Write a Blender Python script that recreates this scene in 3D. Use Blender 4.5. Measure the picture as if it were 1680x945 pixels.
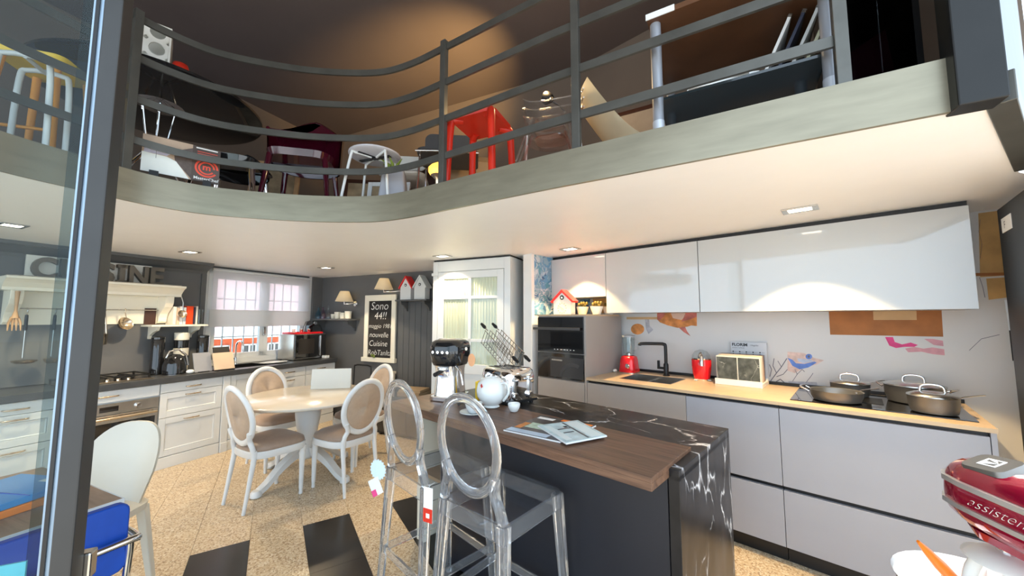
import bpy, bmesh, math, random
from mathutils import Matrix, Vector
random.seed(7)
R = math.radians
PI = math.pi
scene = bpy.context.scene
for o in list(bpy.data.objects):
    bpy.data.objects.remove(o)
C = scene.collection

# ------------------------------------------------------------------ camera
EYE = 1.45
FPX = 605.0                       # focal length in pixels of a 1680 px wide frame
PITCH = math.atan(50 / 605)
cam_d = bpy.data.cameras.new('camera')
cam_d.sensor_width = 36.0
cam_d.lens = 36.0 * FPX / 1680.0
cam_d.clip_start = 0.02
cam_d.clip_end = 200
cam = bpy.data.objects.new('camera', cam_d)
C.objects.link(cam)
cam.location = (0, 0, EYE)
cam.rotation_euler = (PI / 2 + PITCH, 0, 0)
scene.camera = cam

# ------------------------------------------------------------------ exposure and daylight
scene.view_settings.view_transform = 'Standard'
scene.view_settings.look = 'None'
scene.view_settings.exposure = 0.84
scene.view_settings.gamma = 1.0
scene.view_settings.use_curve_mapping = False
w = bpy.data.worlds.new('sky')
scene.world = w
w.use_nodes = True
bg = w.node_tree.nodes['Background']
bg.inputs[0].default_value = (0.68, 0.84, 1.0, 1)
bg.inputs[1].default_value = 1.9
sun_d = bpy.data.lights.new('sun', 'SUN')
sun_d.energy = 5.0
sun_d.angle = R(2)
sun_d.color = (1.0, 0.95, 0.86)
sun = bpy.data.objects.new('sun', sun_d)
C.objects.link(sun)
sun.location = (6, -6, 10)
sun.rotation_euler = (R(38), 0, R(62))      # from high on the right, on the pavement in front of the shop

# ------------------------------------------------------------------ frames of the building
FW = Matrix.Identity(4)
FR = Matrix.Translation((1.900, 2.043, 0)) @ Matrix.Rotation(R(-42.93), 4, 'Z')   # modern kitchen: x along the run, y into the wall
FL = Matrix.Translation((-4.190, 1.933, 0)) @ Matrix.Rotation(R(-24.77), 4, 'Z')  # old kitchen: x out of the left wall, y along it
ZC = 2.09      # underside of the gallery
ZF = 2.257     # floor of the gallery
ZG = ZF + .005   # stored furniture stands here
ZT = 4.35      # upper ceiling

# ------------------------------------------------------------------ materials
MATS = {}
def _nodes(name):
    m = bpy.data.materials.new(name)
    m.use_nodes = True
    return m, m.node_tree, m.node_tree.nodes['Principled BSDF']

def mat(name, col, rough=0.5, metal=0.0, spec=0.5, coat=0.0, var=0.06, scale=6.0, bump=0.0, bscale=60.0,
        trans=0.0, ior=1.45, emit=None, estr=0.0, sheen=0.0, stretch=(1, 1, 1)):
    if name in MATS:
        return MATS[name]
    m, nt, b = _nodes(name)
    b.inputs['Roughness'].default_value = rough
    b.inputs['Metallic'].default_value = metal
    b.inputs['Specular IOR Level'].default_value = spec
    b.inputs['Coat Weight'].default_value = coat
    b.inputs['Coat Roughness'].default_value = 0.05
    b.inputs['Transmission Weight'].default_value = trans
    b.inputs['IOR'].default_value = ior
    b.inputs['Sheen Weight'].default_value = sheen
    b.inputs['Base Color'].default_value = (*col, 1)
    if emit:
        b.inputs['Emission Color'].default_value = (*emit, 1)
        b.inputs['Emission Strength'].default_value = estr
    if var > 0 or bump > 0:
        tc = nt.nodes.new('ShaderNodeTexCoord')
        mp = nt.nodes.new('ShaderNodeMapping')
        mp.inputs['Scale'].default_value = stretch
        nt.links.new(tc.outputs['Object'], mp.inputs[0])
    if var > 0:
        n = nt.nodes.new('ShaderNodeTexNoise')
        n.inputs['Scale'].default_value = scale
        n.inputs['Detail'].default_value = 4
        nt.links.new(mp.outputs[0], n.inputs['Vector'])
        r = nt.nodes.new('ShaderNodeValToRGB')
        r.color_ramp.elements[0].position = 0.3
        r.color_ramp.elements[1].position = 0.7
        r.color_ramp.elements[0].color = (*[max(0, c * (1 - var)) for c in col], 1)
        r.color_ramp.elements[1].color = (*[min(1, c * (1 + var)) for c in col], 1)
        nt.links.new(n.outputs['Fac'], r.inputs[0])
        nt.links.new(r.outputs[0], b.inputs['Base Color'])
    if bump > 0:
        n2 = nt.nodes.new('ShaderNodeTexNoise')
        n2.inputs['Scale'].default_value = bscale
        n2.inputs['Detail'].default_value = 3
        nt.links.new(mp.outputs[0], n2.inputs['Vector'])
        bp = nt.nodes.new('ShaderNodeBump')
        bp.inputs['Strength'].default_value = bump
        bp.inputs['Distance'].default_value = 0.01
        nt.links.new(n2.outputs['Fac'], bp.inputs['Height'])
        nt.links.new(bp.outputs[0], b.inputs['Normal'])
    MATS[name] = m
    return m

def ramp(nt, src, stops, interp='LINEAR'):
    r = nt.nodes.new('ShaderNodeValToRGB')
    r.color_ramp.interpolation = interp
    e = r.color_ramp.elements
    while len(e) < len(stops):
        e.new(0.5)
    for k, (p, c) in enumerate(stops):
        e[k].position = p
        e[k].color = (*c, 1)
    nt.links.new(src, r.inputs[0])
    return r

def terrazzo(name, base, chips, rough=0.3):
    m, nt, b = _nodes(name)
    tc = nt.nodes.new('ShaderNodeTexCoord')
    geo = nt.nodes.new('ShaderNodeNewGeometry')
    v = nt.nodes.new('ShaderNodeTexVoronoi')
    v.inputs['Scale'].default_value = 120
    nt.links.new(geo.outputs['Position'], v.inputs['Vector'])
    sp = nt.nodes.new('ShaderNodeSeparateColor')
    nt.links.new(v.outputs['Color'], sp.inputs[0])
    r = ramp(nt, sp.outputs[0], chips, 'CONSTANT')
    n = nt.nodes.new('ShaderNodeTexNoise')
    n.inputs['Scale'].default_value = 1.3
    nt.links.new(geo.outputs['Position'], n.inputs['Vector'])
    r2 = ramp(nt, n.outputs['Fac'], [(0.3, base), (0.7, tuple(c * 0.86 for c in base))])
    mx = nt.nodes.new('ShaderNodeMix')
    mx.data_type = 'RGBA'
    mx.inputs['Factor'].default_value = 0.62
    nt.links.new(r2.outputs[0], mx.inputs[6])
    nt.links.new(r.outputs[0], mx.inputs[7])
    nt.links.new(mx.outputs[2], b.inputs['Base Color'])
    b.inputs['Roughness'].default_value = rough
    MATS[name] = m
    return m

def marble(name, base=(0.010, 0.0095, 0.010), vein=(0.72, 0.74, 0.78), rough=0.28, scale=1.0):
    m, nt, b = _nodes(name)
    tc = nt.nodes.new('ShaderNodeTexCoord')
    mp = nt.nodes.new('ShaderNodeMapping')
    mp.inputs['Rotation'].default_value = (0.4, 0.3, 0.5)
    mp.inputs['Scale'].default_value = (scale * 1.6, scale * 3.2, scale * 1.3)
    nt.links.new(tc.outputs['Object'], mp.inputs[0])
    n = nt.nodes.new('ShaderNodeTexNoise')
    n.inputs['Scale'].default_value = 2.2
    n.inputs['Detail'].default_value = 5
    nt.links.new(mp.outputs[0], n.inputs['Vector'])
    add = nt.nodes.new('ShaderNodeVectorMath')
    add.operation = 'MULTIPLY_ADD'
    add.inputs[1].default_value = (0.55, 0.55, 0.55)
    nt.links.new(n.outputs['Color'], add.inputs[0])
    nt.links.new(mp.outputs[0], add.inputs[2])
    v = nt.nodes.new('ShaderNodeTexVoronoi')
    v.feature = 'DISTANCE_TO_EDGE'
    v.inputs['Scale'].default_value = 1.9
    nt.links.new(add.outputs[0], v.inputs['Vector'])
    r = ramp(nt, v.outputs['Distance'], [(0.0, (1, 1, 1)), (0.012, (0.25, 0.25, 0.25)), (0.03, (0, 0, 0))])
    n2 = nt.nodes.new('ShaderNodeTexNoise')
    n2.inputs['Scale'].default_value = 3.1
    n2.inputs['Detail'].default_value = 3
    nt.links.new(mp.outputs[0], n2.inputs['Vector'])
    r2 = ramp(nt, n2.outputs['Fac'], [(0.47, (0, 0, 0)), (0.62, (1, 1, 1))])
    mul = nt.nodes.new('ShaderNodeMath')
    mul.operation = 'MULTIPLY'
    nt.links.new(r.outputs[0], mul.inputs[0])
    nt.links.new(r2.outputs[0], mul.inputs[1])
    n3 = nt.nodes.new('ShaderNodeTexNoise')
    n3.inputs['Scale'].default_value = 5
    n3.inputs['Detail'].default_value = 6
    nt.links.new(mp.outputs[0], n3.inputs['Vector'])
    r3 = ramp(nt, n3.outputs['Fac'], [(0.35, base), (0.7, tuple(c * 2.4 for c in base))])
    mx = nt.nodes.new('ShaderNodeMix')
    mx.data_type = 'RGBA'
    nt.links.new(mul.outputs[0], mx.inputs['Factor'])
    nt.links.new(r3.outputs[0], mx.inputs[6])
    mx.inputs[7].default_value = (*vein, 1)
    nt.links.new(mx.outputs[2], b.inputs['Base Color'])
    b.inputs['Roughness'].default_value = rough
    b.inputs['Specular IOR Level'].default_value = 0.25
    MATS[name] = m
    return m

def wood(name, c1, c2, rough=0.45, stretch=(1, 14, 14), scale=3.0):
    m, nt, b = _nodes(name)
    tc = nt.nodes.new('ShaderNodeTexCoord')
    mp = nt.nodes.new('ShaderNodeMapping')
    mp.inputs['Scale'].default_value = stretch
    nt.links.new(tc.outputs['Object'], mp.inputs[0])
    n = nt.nodes.new('ShaderNodeTexNoise')
    n.inputs['Scale'].default_value = scale
    n.inputs['Detail'].default_value = 8
    n.inputs['Roughness'].default_value = 0.65
    n.inputs['Distortion'].default_value = 0.4
    nt.links.new(mp.outputs[0], n.inputs['Vector'])
    r = ramp(nt, n.outputs['Fac'], [(0.32, c1), (0.5, tuple((a + d) / 2 for a, d in zip(c1, c2))), (0.68, c2)])
    nt.links.new(r.outputs[0], b.inputs['Base Color'])
    b.inputs['Roughness'].default_value = rough
    MATS[name] = m
    return m

def floral(name, cols, scale=7.0, rough=0.5):
    m, nt, b = _nodes(name)
    tc = nt.nodes.new('ShaderNodeTexCoord')
    n = nt.nodes.new('ShaderNodeTexNoise')
    n.inputs['Scale'].default_value = scale * 0.6
    n.inputs['Distortion'].default_value = 1.5
    nt.links.new(tc.outputs['Object'], n.inputs['Vector'])
    add = nt.nodes.new('ShaderNodeVectorMath')
    add.operation = 'MULTIPLY_ADD'
    add.inputs[1].default_value = (0.35, 0.35, 0.35)
    nt.links.new(n.outputs['Color'], add.inputs[0])
    nt.links.new(tc.outputs['Object'], add.inputs[2])
    v = nt.nodes.new('ShaderNodeTexVoronoi')
    v.inputs['Scale'].default_value = scale
    nt.links.new(add.outputs[0], v.inputs['Vector'])
    sp = nt.nodes.new('ShaderNodeSeparateColor')
    nt.links.new(v.outputs['Color'], sp.inputs[0])
    k = len(cols)
    r = ramp(nt, sp.outputs[1], [(i / k, c) for i, c in enumerate(cols)])
    nt.links.new(r.outputs[0], b.inputs['Base Color'])
    b.inputs['Roughness'].default_value = rough
    MATS[name] = m
    return m

def pane(name, tint=(0.93, 0.97, 0.97), refl=1.0):
    m = bpy.data.materials.new(name)
    m.use_nodes = True
    nt = m.node_tree
    nt.nodes.clear()
    out = nt.nodes.new('ShaderNodeOutputMaterial')
    t = nt.nodes.new('ShaderNodeBsdfTransparent')
    t.inputs[0].default_value = (*tint, 1)
    g = nt.nodes.new('ShaderNodeBsdfGlossy')
    g.inputs['Roughness'].default_value = 0.01
    fr = nt.nodes.new('ShaderNodeFresnel')
    geo = nt.nodes.new('ShaderNodeNewGeometry')
    io = nt.nodes.new('ShaderNodeMath')
    io.operation = 'MULTIPLY_ADD'            # same reflectance entering and leaving the sheet
    io.inputs[1].default_value = 1 / 1.45 - 1.45
    io.inputs[2].default_value = 1.45
    nt.links.new(geo.outputs['Backfacing'], io.inputs[0])
    nt.links.new(io.outputs[0], fr.inputs[0])
    mul = nt.nodes.new('ShaderNodeMath')
    mul.operation = 'MULTIPLY'
    mul.inputs[1].default_value = refl
    nt.links.new(fr.outputs[0], mul.inputs[0])
    mx = nt.nodes.new('ShaderNodeMixShader')
    nt.links.new(mul.outputs[0], mx.inputs[0])
    nt.links.new(t.outputs[0], mx.inputs[1])
    nt.links.new(g.outputs[0], mx.inputs[2])
    nt.links.new(mx.outputs[0], out.inputs[0])
    MATS[name] = m
    return m

def sheer(name, col, opacity=0.55):
    m = bpy.data.materials.new(name)
    m.use_nodes = True
    nt = m.node_tree
    nt.nodes.clear()
    out = nt.nodes.new('ShaderNodeOutputMaterial')
    t = nt.nodes.new('ShaderNodeBsdfTransparent')
    d = nt.nodes.new('ShaderNodeBsdfDiffuse')
    d.inputs[0].default_value = (*col, 1)
    tl = nt.nodes.new('ShaderNodeBsdfTranslucent')
    tl.inputs[0].default_value = (*col, 1)
    m1 = nt.nodes.new('ShaderNodeMixShader')
    m1.inputs[0].default_value = 0.5
    nt.links.new(d.outputs[0], m1.inputs[1])
    nt.links.new(tl.outputs[0], m1.inputs[2])
    m2 = nt.nodes.new('ShaderNodeMixShader')
    m2.inputs[0].default_value = opacity
    nt.links.new(t.outputs[0], m2.inputs[1])
    nt.links.new(m1.outputs[0], m2.inputs[2])
    nt.links.new(m2.outputs[0], out.inputs[0])
    MATS[name] = m
    return m

def clearplastic(name, tint, edge, base=0.01):
    m = pane(name, tint, 1.0)
    nt = m.node_tree
    mx = [n for n in nt.nodes if n.type == 'MIX_SHADER'][0]
    g = [n for n in nt.nodes if n.type == 'BSDF_GLOSSY'][0]
    g.inputs['Roughness'].default_value = 0.06
    mul = [n for n in nt.nodes if n.type == 'MATH' and n.operation == 'MULTIPLY'][0]
    mul.operation = 'MULTIPLY_ADD'
    mul.inputs[1].default_value = 1.5
    mul.inputs[2].default_value = base
    mul.use_clamp = True
    d = nt.nodes.new('ShaderNodeBsdfDiffuse')
    d.inputs[0].default_value = (*edge, 1)
    m2 = nt.nodes.new('ShaderNodeMixShader')
    m2.inputs[0].default_value = 0.10
    nt.links.new(g.outputs[0], m2.inputs[1])
    nt.links.new(d.outputs[0], m2.inputs[2])
    nt.links.new(m2.outputs[0], mx.inputs[2])
    return m

M_TERR = terrazzo('terrazzo', (0.50, 0.385, 0.25), [(0.0, (0.50, 0.355, 0.21)), (0.2, (0.74, 0.63, 0.46)), (0.45, (0.25, 0.15, 0.07)),
                                                   (0.58, (0.62, 0.49, 0.33)), (0.85, (0.84, 0.77, 0.64))])
M_BTILE = mat('black_stone', (0.020, 0.019, 0.019), 0.22, var=0.3, scale=4)
M_GROUT = mat('grout', (0.42, 0.30, 0.18), 0.8)
M_PAVE = mat('pavement', (0.70, 0.70, 0.69), 0.9, var=0.1, scale=2)
M_WHITEPL = mat('white_plaster', (0.82, 0.80, 0.77), 0.75, var=0.02)
M_CEIL = mat('ceiling_paint', (0.90, 0.90, 0.91), 0.42, var=0.01)
M_GREYWALL = mat('grey_paint', (0.118, 0.120, 0.122), 0.5, var=0.05, scale=2)
M_GREYTRIM = mat('grey_trim', (0.105, 0.108, 0.110), 0.45, var=0.05)
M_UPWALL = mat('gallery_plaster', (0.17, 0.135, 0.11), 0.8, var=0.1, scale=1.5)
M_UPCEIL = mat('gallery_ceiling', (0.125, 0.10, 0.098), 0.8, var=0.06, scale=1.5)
M_IRON = mat('brushed_iron', (0.27, 0.245, 0.18), 0.38, 0.55, var=0.10, scale=5, stretch=(1, 1, 6))
M_RAIL = mat('rail_steel', (0.115, 0.113, 0.102), 0.36, 0.55, var=0.15, scale=8)
M_DARKMETAL = mat('dark_metal', (0.022, 0.022, 0.022), 0.4, 0.5, var=0.1)
M_FRAME = mat('door_metal', (0.034, 0.034, 0.034), 0.45, 0.15, var=0.08, scale=10)
M_GASKET = mat('gasket', (0.26, 0.35, 0.45), 0.25, 0.3, var=0.1)
M_BLACK = mat('black', (0.01, 0.01, 0.011), 0.4, var=0.0)
M_BLKGLOSS = mat('black_gloss', (0.012, 0.012, 0.013), 0.08, coat=0.5, var=0.0)
M_BLKGLASS = mat('black_glass', (0.008, 0.008, 0.009), 0.03, coat=1.0, var=0.0)
M_CHROME = mat('chrome', (0.85, 0.85, 0.86), 0.06, 1.0, var=0.0)
M_BAND = mat('satin_silver', (0.80, 0.79, 0.78), 0.28, 0.85, var=0.05)
M_STEEL = mat('steel', (0.55, 0.54, 0.52), 0.25, 1.0, var=0.08, scale=12)
M_BRASS = mat('warm_steel', (0.62, 0.52, 0.40), 0.22, 1.0, var=0.1)
M_WHITELAC = mat('white_lacquer', (0.70, 0.72, 0.72), 0.3, var=0.015)
M_CREAM = mat('cream_lacquer', (0.82, 0.78, 0.66), 0.35, var=0.02)
M_GLOSSWHITE = mat('gloss_white_glass', (0.50, 0.52, 0.525), 0.06, coat=0.8, var=0.0)
M_GREIGE = mat('greige_matt', (0.37, 0.335, 0.31), 0.42, var=0.015)
M_GREIGE2 = mat('grey_matt', (0.36, 0.365, 0.40), 0.42, var=0.015)
M_WTOP = mat('sand_worktop', (0.56, 0.42, 0.27), 0.35, var=0.06, scale=14)
M_DKTOP = mat('slate_worktop', (0.055, 0.058, 0.063), 0.3, var=0.12, scale=14)
M_WALNUT = wood('walnut', (0.075, 0.035, 0.02), (0.20, 0.105, 0.06))
M_OAK = wood('oak', (0.36, 0.22, 0.11), (0.55, 0.37, 0.2))
M_MARBLE = marble('black_marble')
M_TANWOOD = mat('tan_wood', (0.50, 0.30, 0.15), 0.5, var=0.2, scale=9)
M_FABRIC = mat('taupe_fabric', (0.47, 0.35, 0.255), 0.55, var=0.05, scale=30, bump=0.05, bscale=300, sheen=0.2)
M_SEATF = mat('taupe_seat', (0.33, 0.235, 0.175), 0.45, var=0.05, scale=30, sheen=0.2)
M_CHAIRW = mat('white_painted_wood', (0.74, 0.755, 0.76), 0.35, var=0.02)
M_TABLEW = mat('cream_painted_top', (0.66, 0.61, 0.53), 0.18, var=0.02, coat=0.3)
M_GHOST = mat('clear_polycarbonate', (0.95, 0.97, 1.0), 0.015, trans=0.93, ior=1.42, var=0.0)
M_GHOSTPANEL = clearplastic('clear_panel', (0.95, 0.96, 0.97), (0.72, 0.82, 1.0))
M_GLASS = pane('window_glass')
M_DOORGLASS = pane('door_glass', (0.84, 0.89, 0.89), 0.35)
M_CLEAR = pane('clear_glass', (0.92, 0.95, 0.95), 1.6)
M_CLEARPINK = clearplastic('rose_clear', (0.90, 0.72, 0.66), (1.0, 0.75, 0.7), 0.10)
M_CLEARCH = clearplastic('clear_chair_plastic', (0.92, 0.90, 0.87), (1.0, 0.95, 0.9), 0.2)
M_SHEER = sheer('sheer_blind', (0.90, 0.88, 0.90), 0.55)
M_BLIND = sheer('blind_cloth', (0.84, 0.82, 0.79), 0.97)
M_CURTAIN = mat('cream_curtain', (0.78, 0.72, 0.55), 0.8, var=0.03, bump=0.1, bscale=120)
M_RED = mat('red_gloss', (0.72, 0.012, 0.02), 0.18, coat=0.5, var=0.0)
M_REDPL = mat('red_plastic', (0.62, 0.028, 0.012), 0.35, var=0.03)
M_CRIMSON = mat('crimson_metal', (0.33, 0.003, 0.03), 0.1, 0.35, coat=1.0, var=0.0)
M_ROOFRED = mat('roof_red', (0.78, 0.03, 0.03), 0.4, var=0.02)
M_BURG = mat('burgundy_plastic', (0.055, 0.003, 0.012), 0.12, coat=0.6, var=0.0)
M_BLUE = mat('blue_leather', (0.003, 0.055, 0.36), 0.45, var=0.05, scale=30)
M_FBLUE = mat('folder_blue', (0.02, 0.27, 0.66), 0.4, var=0.02)
M_ORANGE = mat('orange_plastic', (0.90, 0.22, 0.01), 0.4, var=0.03)
M_YELLOW = mat('yellow_plastic', (0.80, 0.52, 0.02), 0.4, var=0.03)
M_PAPER = mat('paper', (0.82, 0.82, 0.80), 0.7, var=0.02)
M_CHINA = mat('white_china', (0.82, 0.84, 0.82), 0.12, coat=0.4, var=0.0)
M_WPLAST = mat('white_plastic', (0.80, 0.79, 0.74), 0.35, var=0.01)
M_SHADE = sheer('lamp_shade_cloth', (0.86, 0.79, 0.64), 0.97)
M_CHAIRPL = mat('cream_chair_plastic', (0.62, 0.585, 0.50), 0.4, var=0.02)
M_GRAPH = mat('anodised_grey', (0.20, 0.195, 0.185), 0.38, 0.7, var=0.05)
M_GREYPL = mat('grey_plastic', (0.30, 0.31, 0.34), 0.4, var=0.03)
M_LEAF = mat('leaf', (0.16, 0.22, 0.03), 0.5, var=0.3, scale=20)
M_SUCC = mat('succulent', (0.22, 0.15, 0.03), 0.5, var=0.3, scale=30)
M_CARD = mat('cardboard', (0.42, 0.29, 0.17), 0.8, var=0.08)
M_LIT = mat('lamp_lit', (1, 1, 1), 0.5, emit=(1.0, 0.88, 0.66), estr=7.0, var=0.0)
M_BULB = mat('bulb_lit', (1, 1, 1), 0.5, emit=(1.0, 0.66, 0.26), estr=14.0, var=0.0)
M_CHALK = mat('chalk', (0.78, 0.78, 0.76), 0.9, var=0.1)
M_SLATE = mat('slate', (0.018, 0.016, 0.015), 0.7, var=0.3, scale=8)
M_BLUEWP = floral('blue_floral', [(0.03, 0.09, 0.22), (0.06, 0.2, 0.36), (0.35, 0.5, 0.6), (0.05, 0.25, 0.36), (0.6, 0.66, 0.7), (0.12, 0.3, 0.5)], 13)
M_BACKSP = mat('printed_wallpaper', (0.64, 0.63, 0.62), 0.4, var=0.04, scale=1.5)
M_OCHRE = mat('print_ochre', (0.60, 0.36, 0.13), 0.6, var=0.15, scale=9)
M_RUST = mat('print_rust', (0.40, 0.145, 0.035), 0.6, var=0.15, scale=9)
M_SAND = mat('print_sand', (0.62, 0.40, 0.20), 0.6, var=0.08, scale=9)
M_PRPINK = mat('print_pink', (0.70, 0.06, 0.23), 0.6, var=0.15, scale=20)
M_PRLPINK = mat('print_light_pink', (0.66, 0.33, 0.38), 0.6, var=0.15, scale=20)
M_PRORANGE = mat('print_orange', (0.64, 0.25, 0.07), 0.6, var=0.3, scale=18)
M_PRRED = mat('print_red', (0.52, 0.16, 0.13), 0.6, var=0.3, scale=18)
M_PRBLUE = mat('print_blue', (0.13, 0.24, 0.62), 0.6, var=0.25, scale=20)
M_PRLBLUE = mat('print_pale_blue', (0.45, 0.52, 0.66), 0.6, var=0.15, scale=20)
M_PRINK = mat('print_ink', (0.14, 0.14, 0.18), 0.6, var=0.1)
M_PRGREY = mat('print_grey', (0.42, 0.42, 0.46), 0.6, var=0.2, scale=30)

# ------------------------------------------------------------------ mesh builder
class MB:
    def __init__(self):
        self.v = []
        self.f = []
        self.M = None
    def add(self, vs, fs):
        k = len(self.v)
        if self.M is not None:
            vs = [self.M @ Vector(p) for p in vs]
        self.v += [tuple(p) for p in vs]
        self.f += [tuple(i + k for i in q) for q in fs]
        return self
    def box(self, x0, y0, z0, x1, y1, z1):
        x0, x1 = min(x0, x1), max(x0, x1)
        y0, y1 = min(y0, y1), max(y0, y1)
        z0, z1 = min(z0, z1), max(z0, z1)
        return self.add([(x0, y0, z0), (x1, y0, z0), (x1, y1, z0), (x0, y1, z0), (x0, y0, z1), (x1, y0, z1), (x1, y1, z1), (x0, y1, z1)],
                        [(3, 2, 1, 0), (4, 5, 6, 7), (0, 1, 5, 4), (1, 2, 6, 5), (2, 3, 7, 6), (3, 0, 4, 7)])
    def loft(self, rings, cap0=True, cap1=True, closed=True):
        n = len(rings[0])
        vs = [p for r in rings for p in r]
        fs = []
        for i in range(len(rings) - 1):
            for j in range(n if closed else n - 1):
                a, b2 = i * n + j, i * n + (j + 1) % n
                fs.append((a, b2, b2 + n, a + n))
        if cap0:
            fs.append(tuple(range(n - 1, -1, -1)))
        if cap1:
            fs.append(tuple(range((len(rings) - 1) * n, len(rings) * n)))
        return self.add(vs, fs)
    def cyl(self, p0, p1, r0, r1=None, n=12):
        r1 = r0 if r1 is None else r1
        return self.tube([p0, p1], [r0, r1], n)
    def tube(self, pts, r, n=8, closed=False, flat=1.0):
        pts = [Vector(p) for p in pts]
        k = len(pts)
        rs = r if isinstance(r, (list, tuple)) else [r] * k
        tans = []
        for i in range(k):
            if closed:
                t = pts[(i + 1) % k] - pts[i - 1]
            else:
                t = pts[min(i + 1, k - 1)] - pts[max(i - 1, 0)]
            tans.append(t.normalized())
        ref = Vector((0, 0, 1)) if abs(tans[0].z) < 0.9 else Vector((0, 1, 0))
        u = tans[0].cross(ref).normalized()
        rings = []
        for i in range(k):
            t = tans[i]
            u = (u - t * u.dot(t)).normalized()
            v = t.cross(u)
            rings.append([pts[i] + (u * math.cos(2 * PI * (j + .5) / n) + v * math.sin(2 * PI * (j + .5) / n) * flat) * rs[i] for j in range(n)])
        if closed:
            rings.append(rings[0])
            return self.loft(rings, False, False)
        return self.loft(rings)
    def bar(self, p0, p1, w, h, w1=None, h1=None):
        """rectangular bar, w across (horizontal), h the other way"""
        p0, p1 = Vector(p0), Vector(p1)
        t = (p1 - p0).normalized()
        ref = Vector((0, 0, 1)) if abs(t.z) < 0.9 else Vector((0, 1, 0))
        u = t.cross(ref).normalized()
        v = t.cross(u)
        w1 = w if w1 is None else w1
        h1 = h if h1 is None else h1
        q = lambda p, a, b2: [p + u * a / 2 + v * b2 / 2, p - u * a / 2 + v * b2 / 2, p - u * a / 2 - v * b2 / 2, p + u * a / 2 - v * b2 / 2]
        return self.loft([q(p0, w, h), q(p1, w1, h1)])
    def lathe(self, prof, n=24, c=(0, 0, 0), sx=1.0, sy=1.0, cap=True):
        rings = []
        for r, z in prof:
            rings.append([(c[0] + sx * r * math.cos(2 * PI * j / n), c[1] + sy * r * math.sin(2 * PI * j / n), c[2] + z) for j in range(n)])
        return self.loft(rings, cap, cap)
    def prism(self, poly, a, b2, axis='z'):
        if axis == 'z':
            g = lambda p, h: (p[0], p[1], h)
        elif axis == 'y':
            g = lambda p, h: (p[0], h, p[1])
        else:
            g = lambda p, h: (h, p[0], p[1])
        return self.loft([[g(p, a) for p in poly], [g(p, b2) for p in poly]])
    def sph(self, c, r, nu=16, nv=10):
        if not isinstance(r, (list, tuple)):
            r = (r, r, r)
        rings = []
        for i in range(1, nv):
            a = PI * i / nv - PI / 2
            rings.append([(c[0] + r[0] * math.cos(a) * math.cos(2 * PI * j / nu), c[1] + r[1] * math.cos(a) * math.sin(2 * PI * j / nu), c[2] + r[2] * math.sin(a)) for j in range(nu)])
        return self.loft(rings)
    def ribbon(self, pts, w, z0, z1):
        """a wall of thickness w along a plan curve"""
        n = len(pts)
        L, Rr = [], []
        for i in range(n):
            a = Vector(pts[max(i - 1, 0)][:2])
            b2 = Vector(pts[min(i + 1, n - 1)][:2])
            t = (b2 - a).normalized()
            nn = Vector((-t.y, t.x))
            p = Vector(pts[i][:2])
            L.append(p + nn * w / 2)
            Rr.append(p - nn * w / 2)
        rings = [[(L[i].x, L[i].y, z0), (L[i].x, L[i].y, z1), (Rr[i].x, Rr[i].y, z1), (Rr[i].x, Rr[i].y, z0)] for i in range(n)]
        return self.loft(rings)
    def grid(self, rows, th=None, nrm=None):
        """open sheet through rows of points; th gives it thickness along nrm"""
        if th is None:
            return self.loft(rows, False, False, closed=False)
        d = Vector(nrm) * th
        rings = [list(map(Vector, r)) + [Vector(p) + d for p in reversed(r)] for r in rows]
        return self.loft(rings)
    def build(self, name, mt, parent=None, smooth=None, bevel=0.0, kind=None):
        me = bpy.data.meshes.new(name)
        me.from_pydata(self.v, [], self.f)
        bm = bmesh.new()
        bm.from_mesh(me)
        bmesh.ops.recalc_face_normals(bm, faces=bm.faces)
        bm.to_mesh(me)
        bm.free()
        if smooth is not None:
            me.polygons.foreach_set('use_smooth', [True] * len(me.polygons))
            me.set_sharp_from_angle(angle=R(smooth))
        me.materials.append(mt)
        o = bpy.data.objects.new(name, me)
        C.objects.link(o)
        if parent is not None:
            o.parent = parent
        if bevel > 0:
            bv = o.modifiers.new('bevel', 'BEVEL')
            bv.width = bevel
            bv.segments = 2
            bv.limit_method = 'ANGLE'
        if kind:
            o['kind'] = kind
        return o

def place(o, F, loc, rz=0.0):
    o.matrix_world = F @ Matrix.Translation(loc) @ Matrix.Rotation(rz, 4, 'Z')
    return o

def tag(o, label, cat, group=None):
    o['label'] = label
    o['category'] = cat
    if group:
        o['group'] = group
    return o

def thing(name, label, cat, F=FW, loc=(0, 0, 0), rz=0.0, group=None):
    o = bpy.data.objects.new(name, None)
    o.empty_display_size = 0.1
    C.objects.link(o)
    place(o, F, loc, rz)
    return tag(o, label, cat, group)

def solo(mb, name, mt, label, cat, F=FW, loc=(0, 0, 0), rz=0.0, group=None, smooth=None, bevel=0.0):
    o = mb.build(name, mt, None, smooth, bevel)
    place(o, F, loc, rz)
    return tag(o, label, cat, group)

def struct(mb, name, mt, F=FW, parent=None, bevel=0.0, smooth=None):
    o = mb.build(name, mt, parent, smooth, bevel)
    if parent is None:
        place(o, F, (0, 0, 0))
        o['kind'] = 'structure'
    return o

def dup(root, F, loc, rz, label=None, group=None):
    r = root.copy()
    C.objects.link(r)
    place(r, F, loc, rz)
    if label:
        r['label'] = label
    if group:
        r['group'] = group
    for ch in list(root.children):
        c = ch.copy()
        C.objects.link(c)
        c.parent = r
        for g in list(ch.children):
            d = g.copy()
            C.objects.link(d)
            d.parent = c
    return r

def px(x, y, Y):
    """world point seen at photo pixel (x, y) at forward distance Y"""
    a, b2 = (x - 840) / FPX, (472.5 - y) / FPX
    k = Y / (math.cos(PITCH) - math.sin(PITCH) * b2)
    return Vector((a * k, Y, EYE + (math.sin(PITCH) + math.cos(PITCH) * b2) * k))

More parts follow.
